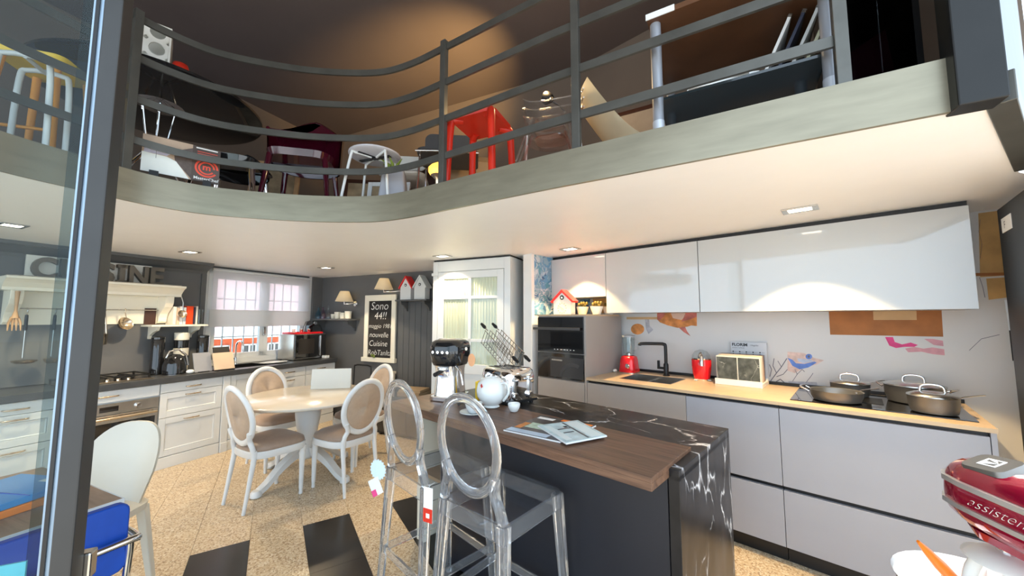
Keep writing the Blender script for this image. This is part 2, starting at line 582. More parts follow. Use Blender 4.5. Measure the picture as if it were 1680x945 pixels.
def pz(x, y, z):
    """world point seen at photo pixel (x, y) on the level z"""
    p = px(x, y, 1.0) - Vector((0, 0, EYE))
    k = (z - EYE) / p.z
    return Vector((p.x * k, p.y * k, z))

def spline(P, n=8, closed=False):
    P = [Vector(p) for p in P]
    k = len(P)
    out = []
    for i in range(k if closed else k - 1):
        if closed:
            a, b2, c, d = P[i - 1], P[i], P[(i + 1) % k], P[(i + 2) % k]
        else:
            a, b2, c, d = P[max(i - 1, 0)], P[i], P[i + 1], P[min(i + 2, k - 1)]
        for j in range(n):
            t = j / n
            out.append(0.5 * ((2 * b2) + (c - a) * t + (2 * a - 5 * b2 + 4 * c - d) * t * t + (3 * b2 - a - 3 * c + d) * t ** 3))
    if not closed:
        out.append(P[-1])
    return out

def oval(rx, ry, n=24, p=2.0):
    o = []
    for j in range(n):
        a = 2 * PI * j / n
        c, s = math.cos(a), math.sin(a)
        o.append((rx * math.copysign(abs(c) ** (2 / p), c), ry * math.copysign(abs(s) ** (2 / p), s)))
    return o

def rrect(w, h, r, n=4, cx=0, cy=0):
    o = []
    for qx, qy, a0 in ((1, 1, 0), (-1, 1, 90), (-1, -1, 180), (1, -1, 270)):
        for k in range(n + 1):
            a = R(a0 + 90 * k / n)
            o.append((cx + qx * (w / 2 - r) + r * math.cos(a), cy + qy * (h / 2 - r) + r * math.sin(a)))
    return o

def text_mesh(s, size, depth=0.0, shear=0.0, offset=0.0, align='CENTER', spacing=1.0):
    cu = bpy.data.curves.new('lettering', 'FONT')
    cu.body = s
    cu.size = size
    cu.extrude = depth
    cu.shear = shear
    cu.offset = offset
    cu.align_x = align
    cu.space_character = spacing
    cu.resolution_u = 4
    o = bpy.data.objects.new('lettering', cu)
    C.objects.link(o)
    dg = bpy.context.evaluated_depsgraph_get()
    me = bpy.data.meshes.new_from_object(o.evaluated_get(dg))
    bpy.data.objects.remove(o)
    bpy.data.curves.remove(cu)
    return me

def text(s, size, mt, parent, loc, rot, name='lettering', **kw):
    me = text_mesh(s, size, **kw)
    me.materials.clear()
    me.materials.append(mt)
    o = bpy.data.objects.new(name, me)
    C.objects.link(o)
    o.parent = parent
    o.location = loc
    o.rotation_euler = rot
    return o

def spot(parent_M, loc, power, size, color, blend=0.25, aim=(0, 0, -1), radius=0.03, name='lamp_light'):
    d = bpy.data.lights.new(name, 'SPOT')
    d.energy = power
    d.spot_size = R(size)
    d.spot_blend = blend
    d.color = color
    d.shadow_soft_size = radius
    o = bpy.data.objects.new(name, d)
    C.objects.link(o)
    o.matrix_world = parent_M @ Matrix.Translation(loc) @ Vector(aim).to_track_quat('-Z', 'Y').to_matrix().to_4x4()
    return o

# ================================================================== THE SETTING
def toW(F, x, y, z=0.0):
    return F @ Vector((x, y, z))

# ---- floor: slab, terrazzo tiles with black stripes
mb = MB().box(-7, -2.6, -0.12, 4.2, 7, -0.006)
floor = struct(mb, 'floor', M_GROUT)
TA = math.atan2(0.54, 0.84)
FT = Matrix.Translation((-1.468, 2.716, 0)) @ Matrix.Rotation(TA, 4, 'Z')
PX_, PY_ = 0.302, 0.585
tile = MB().box(0.001, -PY_ + 0.001, -0.006, PX_ - 0.001, -0.001, 0.0).build('floor_tile', M_TERR, floor)
btile = MB().box(0.001, -PY_ + 0.001, -0.006, PX_ - 0.001, -0.001, 0.0).build('black_floor_tile', M_BTILE, floor)
seen, rest = [], []
for i in range(-16, 17):
    for j in range(-7, 9):
        c = FT @ Vector(((i + .5) * PX_, (j - .5) * PY_, 0))
        if not (-5.6 < c.x < 3.2 and -1.9 < c.y < 6.3):
            continue
        ok = c.y > 0.9 and abs(c.x / c.y) < 1.6
        (seen if ok else rest).append((c.length, i, j))
seen.sort()
rest += seen[290:]
first = {True: True, False: True}
for _, i, j in seen[:290]:
    blk = i in (-2, 0, 2) and j <= 0
    src = btile if blk else tile
    if first[blk]:
        o = src
        first[blk] = False
    else:
        o = src.copy()
        C.objects.link(o)
    o.matrix_basis = FT @ Matrix.Translation((i * PX_, j * PY_, 0))
mb = MB()
for _, i, j in rest:
    mb.M = FT @ Matrix.Translation((i * PX_, j * PY_, 0))
    mb.box(0.001, -PY_ + 0.001, -0.006, PX_ - 0.001, -0.001, 0.0)
mb.build('floor_tiles_beyond', M_TERR, floor, kind='stuff')
struct(MB().box(-40, -40, -0.25, 40, 60, -0.125), 'floor_pavement_bounce', M_PAVE)  # unseen ground outside, added to bounce daylight up to the ceiling

# ---- left wall with the window opening
WY0, WY1, WZ0, WZ1 = 2.49, 3.83, 0.90, 2.07
mb = MB()
mb.box(-.75, -1.6, 0, -.6, WY0, ZC)
mb.box(-.75, WY1, 0, -.6, 4.2, ZC)
mb.box(-.75, WY0, 0, -.6, WY1, WZ0)
mb.box(-.75, WY0, WZ1, -.6, WY1, ZC)
struct(mb, 'wall_left', M_GREYWALL, FL)
struct(MB().box(-.75, -1.6, ZC, -.6, 4.2, ZT), 'wall_upper_left', M_UPWALL, FL)
wb = struct(MB().box(-.75, 4.02, 0, 3.62, 4.2, ZC), 'wall_back', M_GREYWALL, FL)
# tall grey boards lining the back wall
x = 1.02
k = 0
while x < 2.08:
    b = MB().box(x + .002, 4.008, 0.0, x + .098, 4.02, 1.66).build('wall_board', M_GREYTRIM, wb, bevel=0.003)
    x += .1
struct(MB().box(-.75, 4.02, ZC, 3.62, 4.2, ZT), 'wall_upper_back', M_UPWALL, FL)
# grey return between the window and the back wall
struct(MB().box(-.6, 3.86, 0.876, -.535, 4.02, ZC), 'trim_window_return', M_GREYWALL, FL)
wr = struct(MB().box(-2.3, .70, 0, .81, .85, ZC), 'wall_kitchen', M_BACKSP, FR)
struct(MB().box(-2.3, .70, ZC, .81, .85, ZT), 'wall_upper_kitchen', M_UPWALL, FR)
struct(MB().box(.66, -.42, 0, .81, .70, ZC), 'wall_right', M_WHITEPL, FR)
part_wall = struct(MB().box(-2.43, -.01, 0, -2.32, .70, ZC), 'wall_partition', M_WHITEPL, FR)
MB().box(-2.32, .03, 1.487, -2.314, .695, ZC - .005).build('wallpaper', M_BLUEWP, part_wall)
# tile courses printed at the foot of the wallpaper: pale joint lines
for z in (1.60, 1.74):
    MB().box(-2.314, .03, z, -2.313, .695, z + .004).build('joint_line', M_PRLBLUE, part_wall)

# ---- gallery slab
EDGE = [(-2.30, 0.75), (-2.27, 1.20), (-2.234, 1.561), (-2.175, 1.756), (-2.128, 1.898), (-2.053, 2.056), (-1.893, 2.225), (-1.621, 2.336), (-1.311, 2.405),
        (-0.954, 2.415), (-0.711, 2.336), (-0.445, 2.181), (-0.106, 1.970), (0.175, 1.796), (0.486, 1.617), (0.671, 1.508), (1.449, 1.057)]
edge = [(p.x, p.y) for p in spline([(a, b, 0) for a, b in EDGE], 5)]
outer = [toW(FR, .56, -.12), toW(FR, .66, .05), toW(FR, .80, .84), toW(FR, -2.24, .84), toW(FL, 3.55, 4.1), toW(FL, -.7, 4.1), toW(FL, -.7, -1.5)]
outer = [(p.x, p.y) for p in outer]
struct(MB().prism(edge + outer, ZC, ZF), 'ceiling', M_CEIL)

def offset(pts, d):
    out = []
    for i in range(len(pts)):
        a = Vector(pts[max(i - 1, 0)])
        b = Vector(pts[min(i + 1, len(pts) - 1)])
        t = (b - a).normalized()
        out.append((pts[i][0] - t.y * d, pts[i][1] + t.x * d))
    return out
struct(MB().ribbon(offset(edge, -.008), .016, ZC - .002, ZF + .006), 'trim_gallery_fascia', M_IRON, smooth=40)
ud = Vector((.866, -.5, 0))
pil = Matrix.Translation((1.405, 1.07, 0)) @ Matrix.Rotation(math.atan2(-.5, .866), 4, 'Z')
struct(MB().box(-.052, -.05, ZC - .006, .05, .03, ZT), 'trim_gallery_pillar', M_DARKMETAL, pil, bevel=.004)
be0, be1 = Vector((1.452, 1.045, 0)), toW(FR, .57, -.16)
bl = (be1 - be0).length
FB = Matrix.Translation(be0) @ Matrix.Rotation(math.atan2((be1 - be0).y, (be1 - be0).x), 4, 'Z')
struct(MB().box(0, -.03, ZC - .004, bl, .03, ZC + .09), 'trim_facade_beam', M_RAIL, FB, bevel=.003)
struct(MB().box(.02, -.012, ZC + .09, bl + .8, .012, ZT), 'wall_facade', mat('dark_panel', (0.03, 0.03, 0.034), 0.35, var=0.2), FB)
# unseen wall over the doors behind the viewpoint, added to shade the gallery
hp = [(.30, .43), (-3.6, -1.57), (-5.5, .75)]
struct(MB().ribbon(hp, .16, 3.05, ZT), 'wall_front_shade', M_UPWALL)
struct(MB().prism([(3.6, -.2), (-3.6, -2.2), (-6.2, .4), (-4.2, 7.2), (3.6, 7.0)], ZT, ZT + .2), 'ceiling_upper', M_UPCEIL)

# ---- railing of the gallery: one thing with posts and four bent rails
rl = thing('gallery_railing', 'dark steel gallery railing with square posts and four curved flat rails', 'railing')
rc = offset(edge, .035)
# keep the line from the left end to the pillar
for z in (3.145, 2.91, 2.67, 2.43):
    MB().ribbon(rc[:-2], .014, z, z + .042).build('rail', M_RAIL, rl, smooth=40)
def post_at(x, y):
    i = min(range(len(rc)), key=lambda k: (rc[k][0] - x) ** 2 + (rc[k][1] - y) ** 2)
    a, b = Vector(rc[max(i - 1, 0)]), Vector(rc[min(i + 1, len(rc) - 1)])
    return rc[i], math.atan2((b - a).y, (b - a).x)
for x, y in ((-2.235, 1.05), (-2.06, 1.93), (-.445, 2.20), (.345, 1.73), (1.141, 1.26)):
    (cx, cy), a = post_at(x, y)
    mb = MB()
    mb.M = Matrix.Translation((cx, cy, 0)) @ Matrix.Rotation(a, 4, 'Z')
    mb.box(-.02, -.022, ZF, .02, .012, 3.205)
    mb.build('post', M_RAIL, rl, bevel=.002)

# ---- window
win = MB()
for y0, y1, z0, z1 in ((WY0, WY1, WZ0, WZ0 + .05), (WY0, WY1, WZ1 - .07, WZ1), (WY0, WY0 + .06, WZ0, WZ1), (WY1 - .06, WY1, WZ0, WZ1)):
    win.box(-.66, y0, z0, -.57, y1, z1)
window = struct(win, 'window_1', M_WHITELAC, FL, bevel=.004)
cy = 3.19
for a, b in ((WY0 + .06, cy), (cy, WY1 - .06)):
    s = MB()
    for y0, y1, z0, z1 in ((a, b, WZ0 + .05, WZ0 + .11), (a, b, WZ1 - .13, WZ1 - .07), (a, a + .055, WZ0 + .05, WZ1 - .07), (b - .055, b, WZ0 + .05, WZ1 - .07)):
        s.box(-.65, y0, z0, -.60, y1, z1)
    sash = s.build('sash', M_WHITELAC, window, bevel=.003)
    MB().box(-.628, a + .055, WZ0 + .11, -.622, b - .055, WZ1 - .13).build('glass_pane', M_GLASS, sash)
h = MB().box(-.60, cy - .02, 1.22, -.575, cy + .01, 1.34).build('window_handle', M_STEEL, window, bevel=.003)
MB().box(-.66, WY0 - .03, .8765, -.565, WY1 + .02, WZ0 + .005).build('window_sill', M_WHITELAC, window, bevel=.004)
MB().box(-.60, WY0 - .06, WZ0, -.575, WY0, ZC).build('window_casing', M_WHITELAC, window)
MB().box(-.60, WY1, WZ0, -.575, WY1 + .05, ZC).build('window_casing', M_WHITELAC, window)
# white security grille outside
g = thing('window_grille', 'white iron security grille with square bars outside the window', 'grille', FL, (-.86, 3.15, .92))
for k in range(12):
    MB().box(-.008, -.72 + k * .13 - .006, 0, .008, -.72 + k * .13 + .006, 1.2).build('bar', M_WHITELAC, g)
for z in (.05, .28, .5, .78, 1.1):
    MB().box(-.006, -.75, z, .006, .74, z + .014).build('crossbar', M_WHITELAC, g)
# blind: sheer upper cloth, solid band
for nm, y0, y1, lab in (('roller_blind', 2.52, 3.80, None),):
    bl_ = thing('roller_blind', 'pale sheer blind with an opaque band hanging across the window', 'blind', FL, (-.535, 3.16, 1.345))
    MB().box(-.004, -.64, .205, -.002, .64, .70).build('sheer_cloth', M_SHEER, bl_)
    MB().box(-.006, -.655, 0, -.001, .655, .212).build('cloth_band', M_BLIND, bl_)
    MB().cyl((0, -.65, .70), (0, .65, .70), .016, n=12).build('top_rail', M_WHITELAC, bl_, smooth=40)
# building across the courtyard
ob = thing('house', 'pale pink house with orange red ground floor seen through the window', 'house', FL, (-6.5, 6.5, 0))
MB().box(-.5, -5, .95, 0, 6, 6).build('upper_wall', mat('pink_wall', (0.80, 0.55, 0.60), 0.8, var=.05), ob)
MB().box(-.5, -5, -.2, .02, 6, .95).build('lower_wall', mat('orange_wall', (0.66, 0.13, 0.05), 0.8, var=.1), ob)
MB().box(-.1, -5, .93, .5, 6, 1.0).build('balcony_slab', M_WHITELAC, ob)
for k in range(30):
    MB().cyl((.45, -3 + k * .2, 1.0), (.45, -3 + k * .2, 1.36), .022, n=8).build('baluster', M_WHITELAC, ob)
MB().box(.41, -3.2, 1.36, .49, 3.2, 1.42).build('handrail', M_WHITELAC, ob)
for y in (-2.2, -1.5, -.8, -.1, .6, 1.3, 2.0):
    f = MB()
    for a in ((-.2, .2, .1, .14), (-.2, .2, .7, .74), (-.2, -.16, .1, .74), (.16, .2, .1, .74), (-.02, .02, .1, .74), (-.2, .2, .4, .44)):
        f.box(.02, y + a[0], a[2], .05, y + a[1], a[3])
    wf = f.build('window', M_WHITELAC, ob)
    MB().box(.02, y - .18, .12, .025, y + .18, .72).build('glazing', M_BLKGLASS, wf)

# ---- cornice of the left wall panelling
mb = MB().prism([(-.6, 1.97), (-.47, 1.97), (-.46, 2.0), (-.42, 2.02), (-.36, 2.055), (-.33, 2.06), (-.33, ZC), (-.6, ZC)], -1.5, 2.42, 'y')
struct(mb, 'trim_cornice', M_GREYTRIM, FL)
struct(MB().box(-.6, -1.5, .88, -.48, 2.42, 1.97), 'trim_wall_panelling', M_GREYWALL, FL)
for y in (.25, 2.42):
    struct(MB().box(-.48, y - .05, .88, -.465, y, 1.97), 'trim_panel_stile', M_GREYTRIM, FL)

# ---- recessed ceiling lights
WARM = (1.0, 0.78, 0.50)
lights = [((-3.097, 3.507), FL, 'recessed spotlight with square frame in the ceiling over the white drawers', 42),
          ((-2.346, 4.616), FL, 'recessed spotlight with square frame in the ceiling near the chalkboard wall', 36),
          ((-0.714, 3.750), FL, 'recessed spotlight in the ceiling just in front of the curtained cabinet', 36),
          ((0.533, 3.352), FR, 'recessed spotlight in the ceiling near the red roofed clock', 52),
          ((1.689, 2.119), FR, 'recessed spotlight in the ceiling over the wide pan drawers', 80),
          ((-3.431, 2.487), FL, 'recessed spotlight in the ceiling in front of the cooking mantel', 46)]
for k_, ((lx, ly), F, lab, pw) in enumerate(lights):
    rot = F.to_euler().z
    Lm = Matrix.Translation((lx, ly, ZC)) @ Matrix.Rotation(rot, 4, 'Z')
    t = thing('ceiling_spotlight', lab, 'light', Lm, (0, 0, 0), 0, 'recessed ceiling spotlights')
    f = MB()
    f.box(-.085, -.06, -.008, .085, -.042, 0).box(-.085, .042, -.008, .085, .06, 0).box(-.085, -.042, -.008, -.055, .042, 0).box(.055, -.042, -.008, .085, .042, 0)
    f.build('frame', M_STEEL, t, bevel=.002)
    MB().box(-.055, -.042, -.003, .055, .042, 0).build('diffuser', M_LIT, t)
    spot(Lm, (0, 0, -.012), pw, 90 if F is FR else 112, (1.0, .70, .34) if F is FR else WARM, .14)

# ---- open glass door at the left
dr = Vector((-.893, .80, 0))
FD = Matrix.Translation(dr) @ Matrix.Rotation(R(205), 4, 'Z')        # x runs along the leaf away from its closing edge
door = MB().box(-.002, -.022, .02, .030, .022, 2.75)
dd = struct(door, 'door_1', M_FRAME, FD, bevel=.003)
MB().box(.030, -.016, .02, .037, .016, 2.75).build('gasket', M_GASKET, dd)
MB().box(.037, -.020, .02, .043, .020, 2.75).build('rubber_seal', M_BLACK, dd)
MB().box(.043, -.014, .02, .049, .014, 2.75).build('glazing_bead', M_GASKET, dd)
MB().box(.049, -.005, .02, .9, .005, 2.75).build('glass_pane', M_DOORGLASS, dd)
MB().box(.049, -.03, .02, .085, -.025, 2.75).build('glass_edge', pane('edge_glass', (.66, .72, .74), 0.25), dd)
MB().box(-.012, -.05, .90, .035, -.022, .955).build('door_lock', M_STEEL, dd, bevel=.004)
MB().box(.075, -.010, .82, .13, -.0055, .97).build('sticker', mat('cyan_sticker', (.12, .5, .62), .4, var=.1), dd)

# ================================================================== OLD KITCHEN ALONG THE LEFT WALL (frame FL: x out of the wall, y along it)
def front_panel(y0, y1, z0, z1, raised=True, b=.05, x=0.0):
    """a cabinet front facing +x: plain slab, or frame with a sunk field and a bevelled edge"""
    m = MB()
    if not raised:
        return m.box(x - .02, y0, z0, x, y1, z1)
    m.box(x - .02, y0, z0, x, y0 + b, z1).box(x - .02, y1 - b, z0, x, y1, z1)
    m.box(x - .02, y0 + b, z0, x, y1 - b, z0 + b).box(x - .02, y0 + b, z1 - b, x, y1 - b, z1)
    m.box(x - .02, y0 + b, z0 + b, x - .009, y1 - b, z1 - b)
    i = b + .012
    m.loft([[(x - .009, y0 + b, z0 + b), (x - .009, y1 - b, z0 + b), (x - .009, y1 - b, z1 - b), (x - .009, y0 + b, z1 - b)],
            [(x - .003, y0 + b + .004, z0 + b + .004), (x - .003, y1 - b - .004, z0 + b + .004), (x - .003, y1 - b - .004, z1 - b - .004), (x - .003, y0 + b + .004, z1 - b - .004)],
            [(x - .009, y0 + i, z0 + i), (x - .009, y1 - i, z0 + i), (x - .009, y1 - i, z1 - i), (x - .009, y0 + i, z1 - i)]], False, False)
    return m

def bow_handle(y, z, L=.13, x=0.0):
    m = MB()
    pts = [(x - .002, y - L / 2, z), (x + .022, y - L / 2 + .012, z), (x + .026, y, z), (x + .022, y + L / 2 - .012, z), (x - .002, y + L / 2, z)]
    return m.tube(spline(pts, 4), [.004] + [.006] * 7 + [.008] + [.006] * 7 + [.004], 8)

def base_unit(y0, y1, label, rows, mt=M_WHITELAC, cat='cabinet', handle=M_BRASS):
    t = thing('base_cabinet', label, cat, FL, (0, y0, 0), 0, 'white base cabinets of the old kitchen')
    w_ = y1 - y0
    MB().box(-.58, .002, .1, -.021, w_ - .002, .817).build('body', mt, t)
    MB().box(-.58, .002, 0, .004, w_ - .002, .108).build('plinth', mt, t, bevel=.003)
    for z0, z1, raised, han in rows:
        f = front_panel(.004, w_ - .004, z0, z1, raised, .055 if z1 - z0 > .15 else .03).build('drawer_front', mt, t, bevel=.0015)
        if han:
            bow_handle(w_ / 2, z1 - (.035 if z1 - z0 > .15 else .05)).build('handle', handle, f, smooth=50)
    return t

D3 = [(.725, .813, False, True), (.485, .720, True, True), (.115, .480, True, True)]
base_unit(.38, .80, 'white three-drawer cabinet seen through the glass door, farther from the oven', D3)
base_unit(.80, 1.245, 'white three-drawer cabinet seen through the glass door, beside the oven', D3)
base_unit(1.877, 2.415, 'white three-drawer cabinet with bow handles standing between oven and pilaster', D3)
base_unit(2.49, 2.95, 'white panelled cabinet below the sink under the window', [(.47, .813, True, False), (.115, .465, True, False)])
base_unit(2.95, 3.40, 'white cabinet of small drawers below the draining board', [(.70, .813, False, True), (.50, .695, False, True), (.30, .495, False, True), (.115, .295, False, True)])
base_unit(3.40, 3.86, 'white cabinet of small drawers below the microwave', [(.70, .813, False, True), (.50, .695, False, True), (.30, .495, False, True), (.115, .295, False, True)])
p = MB().box(-.5, .003, 0, .018, .072, .10)
p.box(-.5, .003, .10, .008, .072, .817)
solo(p, 'cabinet_pilaster', M_WHITELAC, 'narrow white pilaster with square foot between the drawers and sink cabinet', 'pilaster', FL, (0, 2.415, 0), bevel=.003)

# oven unit
t = thing('oven_cabinet', 'white oven cabinet with steel built-in oven below the gas hob', 'oven', FL, (0, 1.25, 0))
MB().box(-.58, .002, .1, -.021, .625, .817).build('body', M_WHITELAC, t)
MB().box(-.58, .002, 0, .004, .625, .108).build('plinth', M_WHITELAC, t, bevel=.003)
f = front_panel(.004, .623, .712, .813, False).build('drawer_front', M_WHITELAC, t, bevel=.0015)
bow_handle(.25, .765, .17).build('handle', M_BRASS, f, smooth=50)
MB().box(-.02, .004, .115, 0, .623, .192).build('lower_panel', M_WHITELAC, t, bevel=.0015)
MB().box(-.02, .006, .605, .006, .621, .700).build('control_panel', M_STEEL, t, bevel=.002)
MB().box(.006, .22, .63, .008, .34, .675).build('display', M_BLKGLASS, t)
MB().lathe([(.024, 0), (.024, .012), (.018, .028)], 16).build('knob', M_CHROME, t, smooth=40).matrix_basis = Matrix.Translation((.006, .47, .652)) @ Matrix.Rotation(PI / 2, 4, 'Y')
MB().box(-.02, .006, .196, .004, .621, .27).box(-.02, .006, .53, .004, .621, .60).box(-.02, .006, .27, .004, .03, .53).box(-.02, .60, .27, .004, .621, .53).build('oven_door', M_STEEL, t, bevel=.002)
MB().box(-.02, .03, .27, .003, .60, .53).build('oven_glass', M_BLKGLASS, t)
h = MB().cyl((.045, .03, .575), (.045, .597, .575), .011, n=12)
h.cyl((.0, .06, .575), (.045, .06, .575), .008, n=8).cyl((.0, .567, .575), (.045, .567, .575), .008, n=8)
h.build('oven_handle', M_BRASS, t, smooth=50)

# worktop with the sink cut-out
mb = MB()
mb.box(-.597, .36, .82, .032, 2.56, .875).box(-.597, 2.98, .82, .032, 3.875, .875)
mb.box(-.597, 2.56, .82, -.46, 2.98, .875).box(-.11, 2.56, .82, .032, 2.98, .875)
solo(mb, 'slate_worktop', M_DKTOP, 'dark slate grey worktop running along the white base cabinets', 'worktop', FL, bevel=.002)
t = thing('sink', 'dark inset sink in the slate worktop under the window', 'sink', FL, (-.285, 2.77, .875))
MB().box(-.173, -.208, -.05, .173, .208, -.045).box(-.173, -.208, -.045, -.167, .208, .004).box(.167, -.208, -.045, .173, .208, .004).box(-.167, -.208, -.045, .167, -.202, .004).box(-.167, .202, -.045, .167, .208, .004).build('basin', M_BLKGLOSS, t)
MB().lathe([(.028, 0), (.028, .004), (.01, .006)], 16, (0, 0, -.045)).build('drain', M_CHROME, t, smooth=40)
t = thing('kitchen_faucet', 'chrome gooseneck faucet at the dark sink under the window', 'faucet', FL, (-.50, 2.80, .875))
MB().lathe([(.026, 0), (.026, .012), (.016, .03), (.014, .09)], 16).build('base', M_CHROME, t, smooth=40)
arc = [(0, 0, .08), (0, 0, .22)] + [(.075 - .075 * math.cos(a), 0, .22 + .075 * math.sin(a)) for a in [PI * k / 8 for k in range(1, 9)]] + [(.15, 0, .17)]
MB().tube(arc, .010, 10).build('spout', M_CHROME, t, smooth=60)
MB().cyl((0, -.01, .07), (.01, -.06, .10), .006).build('lever', M_CHROME, t, smooth=50)

# gas hob
t = thing('gas_hob', 'brass and steel gas hob with iron grates on the slate worktop', 'hob', FL, (-.27, 1.56, .876))
MB().box(-.2, -.29, 0, .22, .29, .008).build('hob_plate', M_BRASS, t, bevel=.003)
for x, y, r in ((-.1, -.16, .045), (-.1, .16, .04), (.08, -.16, .035), (.08, .14, .05)):
    MB().lathe([(r, 0), (r, .012), (r * .7, .014), (r * .7, .024), (r * .2, .026)], 20, (x, y, .008)).build('burner', M_BLACK, t, smooth=40)
for y in (-.15, .15):
    g = MB()
    for k in (-.16, .16):
        g.box(k - .006, y - .13, .034, k + .006, y + .13, .044)
    for k in (-.12, 0, .12):
        g.box(-.16, y + k - .006, .034, .16, y + k + .006, .046)
    for a in (-.16, .16):
        for b in (-.12, .12):
            g.box(a - .006, y + b - .006, .008, a + .006, y + b + .006, .036)
    g.build('grate', M_DARKMETAL, t)
for k in range(4):
    MB().lathe([(.016, 0), (.016, .016), (.012, .022)], 14, (.195, -.10 + k * .07, .008)).build('knob', M_BRASS, t, smooth=40)

# mantel over the hob
t = thing('cooker_mantel', 'cream mantel shelf with scrolled corbels and utensil rail over the hob', 'mantel', FL, (-.48, 1.53, 0))
prof = [(0, 1.68), (.20, 1.68), (.20, 1.705), (.215, 1.72), (.24, 1.745), (.27, 1.765), (.29, 1.772), (.29, 1.79), (0, 1.79)]
MB().prism(prof, -.58, .58, 'y').build('mantel_shelf', M_CREAM, t)
cp = [(0, 1.40), (.03, 1.40), (.05, 1.42), (.055, 1.46), (.075, 1.50), (.12, 1.54), (.155, 1.57), (.175, 1.61), (.18, 1.68), (0, 1.68)]
for y in (-.53, .46):
    MB().prism(cp, y, y + .07, 'y').build('corbel', M_CREAM, t, bevel=.003)
MB().box(0, -.46, 1.395, .015, .46, 1.68).build('back_board', M_CREAM, t)
MB().cyl((.05, -.455, 1.535), (.05, .455, 1.535), .005, n=8).build('utensil_rail', M_STEEL, t, smooth=50)
MB().cyl((.215, -.57, 1.80), (.215, .57, 1.80), .004, n=8).build('gallery_bar', M_STEEL, t, smooth=50)
for k in range(5):
    MB().cyl((.215, -.5 + k * .25, 1.79), (.215, -.5 + k * .25, 1.80), .004, n=6).build('bar_stud', M_STEEL, t)
for y0, y1, lab in ((1.09, 1.50, 'white panel behind the first letters on the mantel shelf'), (1.53, 1.91, 'white panel behind the last letters on the mantel shelf')):
    solo(MB().box(0, 0, 0, .02, y1 - y0, .203), 'letter_board', M_WPLAST, lab, 'board', FL, (-.46, y0, 1.7915))

# CUISINE, seven separate block letters
M_LET = mat('letter_pewter', (0.13, 0.115, 0.095), 0.4, 0.3, var=.15)
yl = 1.11
for ch, wl, lab in (('C', .145, 'grey block letter C at the start of the word on the mantel'), ('U', .13, 'grey block letter U on the mantel after the C'),
                    ('I', .07, 'grey block letter I on the mantel between U and S'), ('S', .115, 'grey block letter S on the mantel shelf'),
                    ('I', .07, 'grey block letter I on the mantel between S and N'), ('N', .145, 'grey block letter N on the mantel shelf'),
                    ('E', .11, 'grey block letter E ending the word on the mantel')):
    if ch == 'I':
        m = MB().box(-.025, .015, 0, .025, .055, .19)
        m.box(-.025, 0, 0, .025, .07, .035).box(-.025, 0, .155, .025, .07, .19)
        o = m.build('block_letter', M_LET, None, bevel=.002)
        place(o, FL, (-.40, yl, 1.791))
    else:
        me = text_mesh(ch, .262, .024, 0, .008)
        xs_ = [v.co.x for v in me.vertices]
        ys_ = [v.co.y for v in me.vertices]
        for v in me.vertices:
            v.co.x = (v.co.x - min(xs_)) / (max(xs_) - min(xs_)) * wl
            v.co.y = (v.co.y - min(ys_)) / (max(ys_) - min(ys_)) * .19
        me.materials.clear()
        me.materials.append(M_LET)
        o = bpy.data.objects.new('block_letter', me)
        C.objects.link(o)
        o.matrix_world = FL @ Matrix.Translation((-.40, yl, 1.791)) @ Matrix.Rotation(PI / 2, 4, 'Z') @ Matrix.Rotation(PI / 2, 4, 'X')
    yl += wl + .016
    tag(o, lab, 'letter', 'letters of the word on the mantel')

# hanging utensils
def ladle(y, label, zb=1.10, r=.045, flat=.6):
    t = thing('ladle', label, 'ladle', FL, (-.4185, y, zb))
    MB().tube([(0, 0, .46), (.012, 0, .445), (.008, 0, .42), (0, 0, .41), (0, 0, .30)], .005, 8).build('hook', M_STEEL, t, smooth=60)
    MB().tube([(0, 0, .40), (0, 0, .27)], [.010, .012], 10).build('grip', M_BLACK, t, smooth=60)
    MB().tube([(0, 0, .28), (0, 0, .04)], .004, 8).build('shaft', M_STEEL, t, smooth=60)
    MB().lathe([(.004, -.035 * flat), (r * .7, -.028 * flat), (r, 0), (r * 1.05, .012), (r * .95, .012), (r * .6, -.015 * flat)], 18, (r * .8, 0, .012)).build('bowl', M_BRASS, t, smooth=60)
ladle(1.12, 'wide flat skimmer with black grip hanging from the mantel rail', 1.08, .068, .5)
ladle(1.275, 'small ladle with black grip hanging from the mantel rail', 1.08, .05, .9)
t = thing('serving_fork', 'large wooden serving fork hanging at the end of the mantel', 'fork', FL, (-.275, 1.03, 1.352))
MB().tube([(0, 0, .32), (0, 0, .16), (.0, 0, .10)], [.014, .009, .022], 8).build('handle', M_TANWOOD, t, smooth=60)
for k in (-.03, -.01, .01, .03):
    MB().tube([(0, k * .5, .11), (0, k, .06), (.01, k * 1.1, 0)], [.009, .008, .003], 6).build('tine', M_TANWOOD, t, smooth=60)
t = thing('strainer', 'round steel strainer hanging from the mantel rail', 'strainer', FL, (-.375, 1.72, 1.40))
MB().lathe([(.004, -.05), (.045, -.035), (.062, 0), (.065, .004), (.060, .002), (.04, -.03)], 20).build('bowl', M_BRASS, t, smooth=60).rotation_euler = (0, R(70), R(20))
MB().tube([(0, 0, .06), (0, -.01, .11), (.01, -.01, .14), (0, -.01, .145)], .005, 8).build('handle', M_BRASS, t, smooth=60)
t = thing('milk_pan', 'small steel saucepan hanging from the mantel rail', 'saucepan', FL, (-.41, 1.555, 1.20))
MB().lathe([(.045, 0), (.055, .005), (.058, .10), (.062, .104), (.056, .10), (.052, .01)], 20).build('bowl', M_BRASS, t, smooth=50)
MB().tube([(0, .05, .09), (0, .04, .2), (-.01, .03, .31), (0, .03, .335)], [.008, .006, .006, .005], 8).build('handle', M_BRASS, t, smooth=60)
t = thing('tea_strainer', 'small steel scoop hanging beside the cookbooks from the mantel corbel', 'scoop', FL, (-.28, 2.13, 1.50))
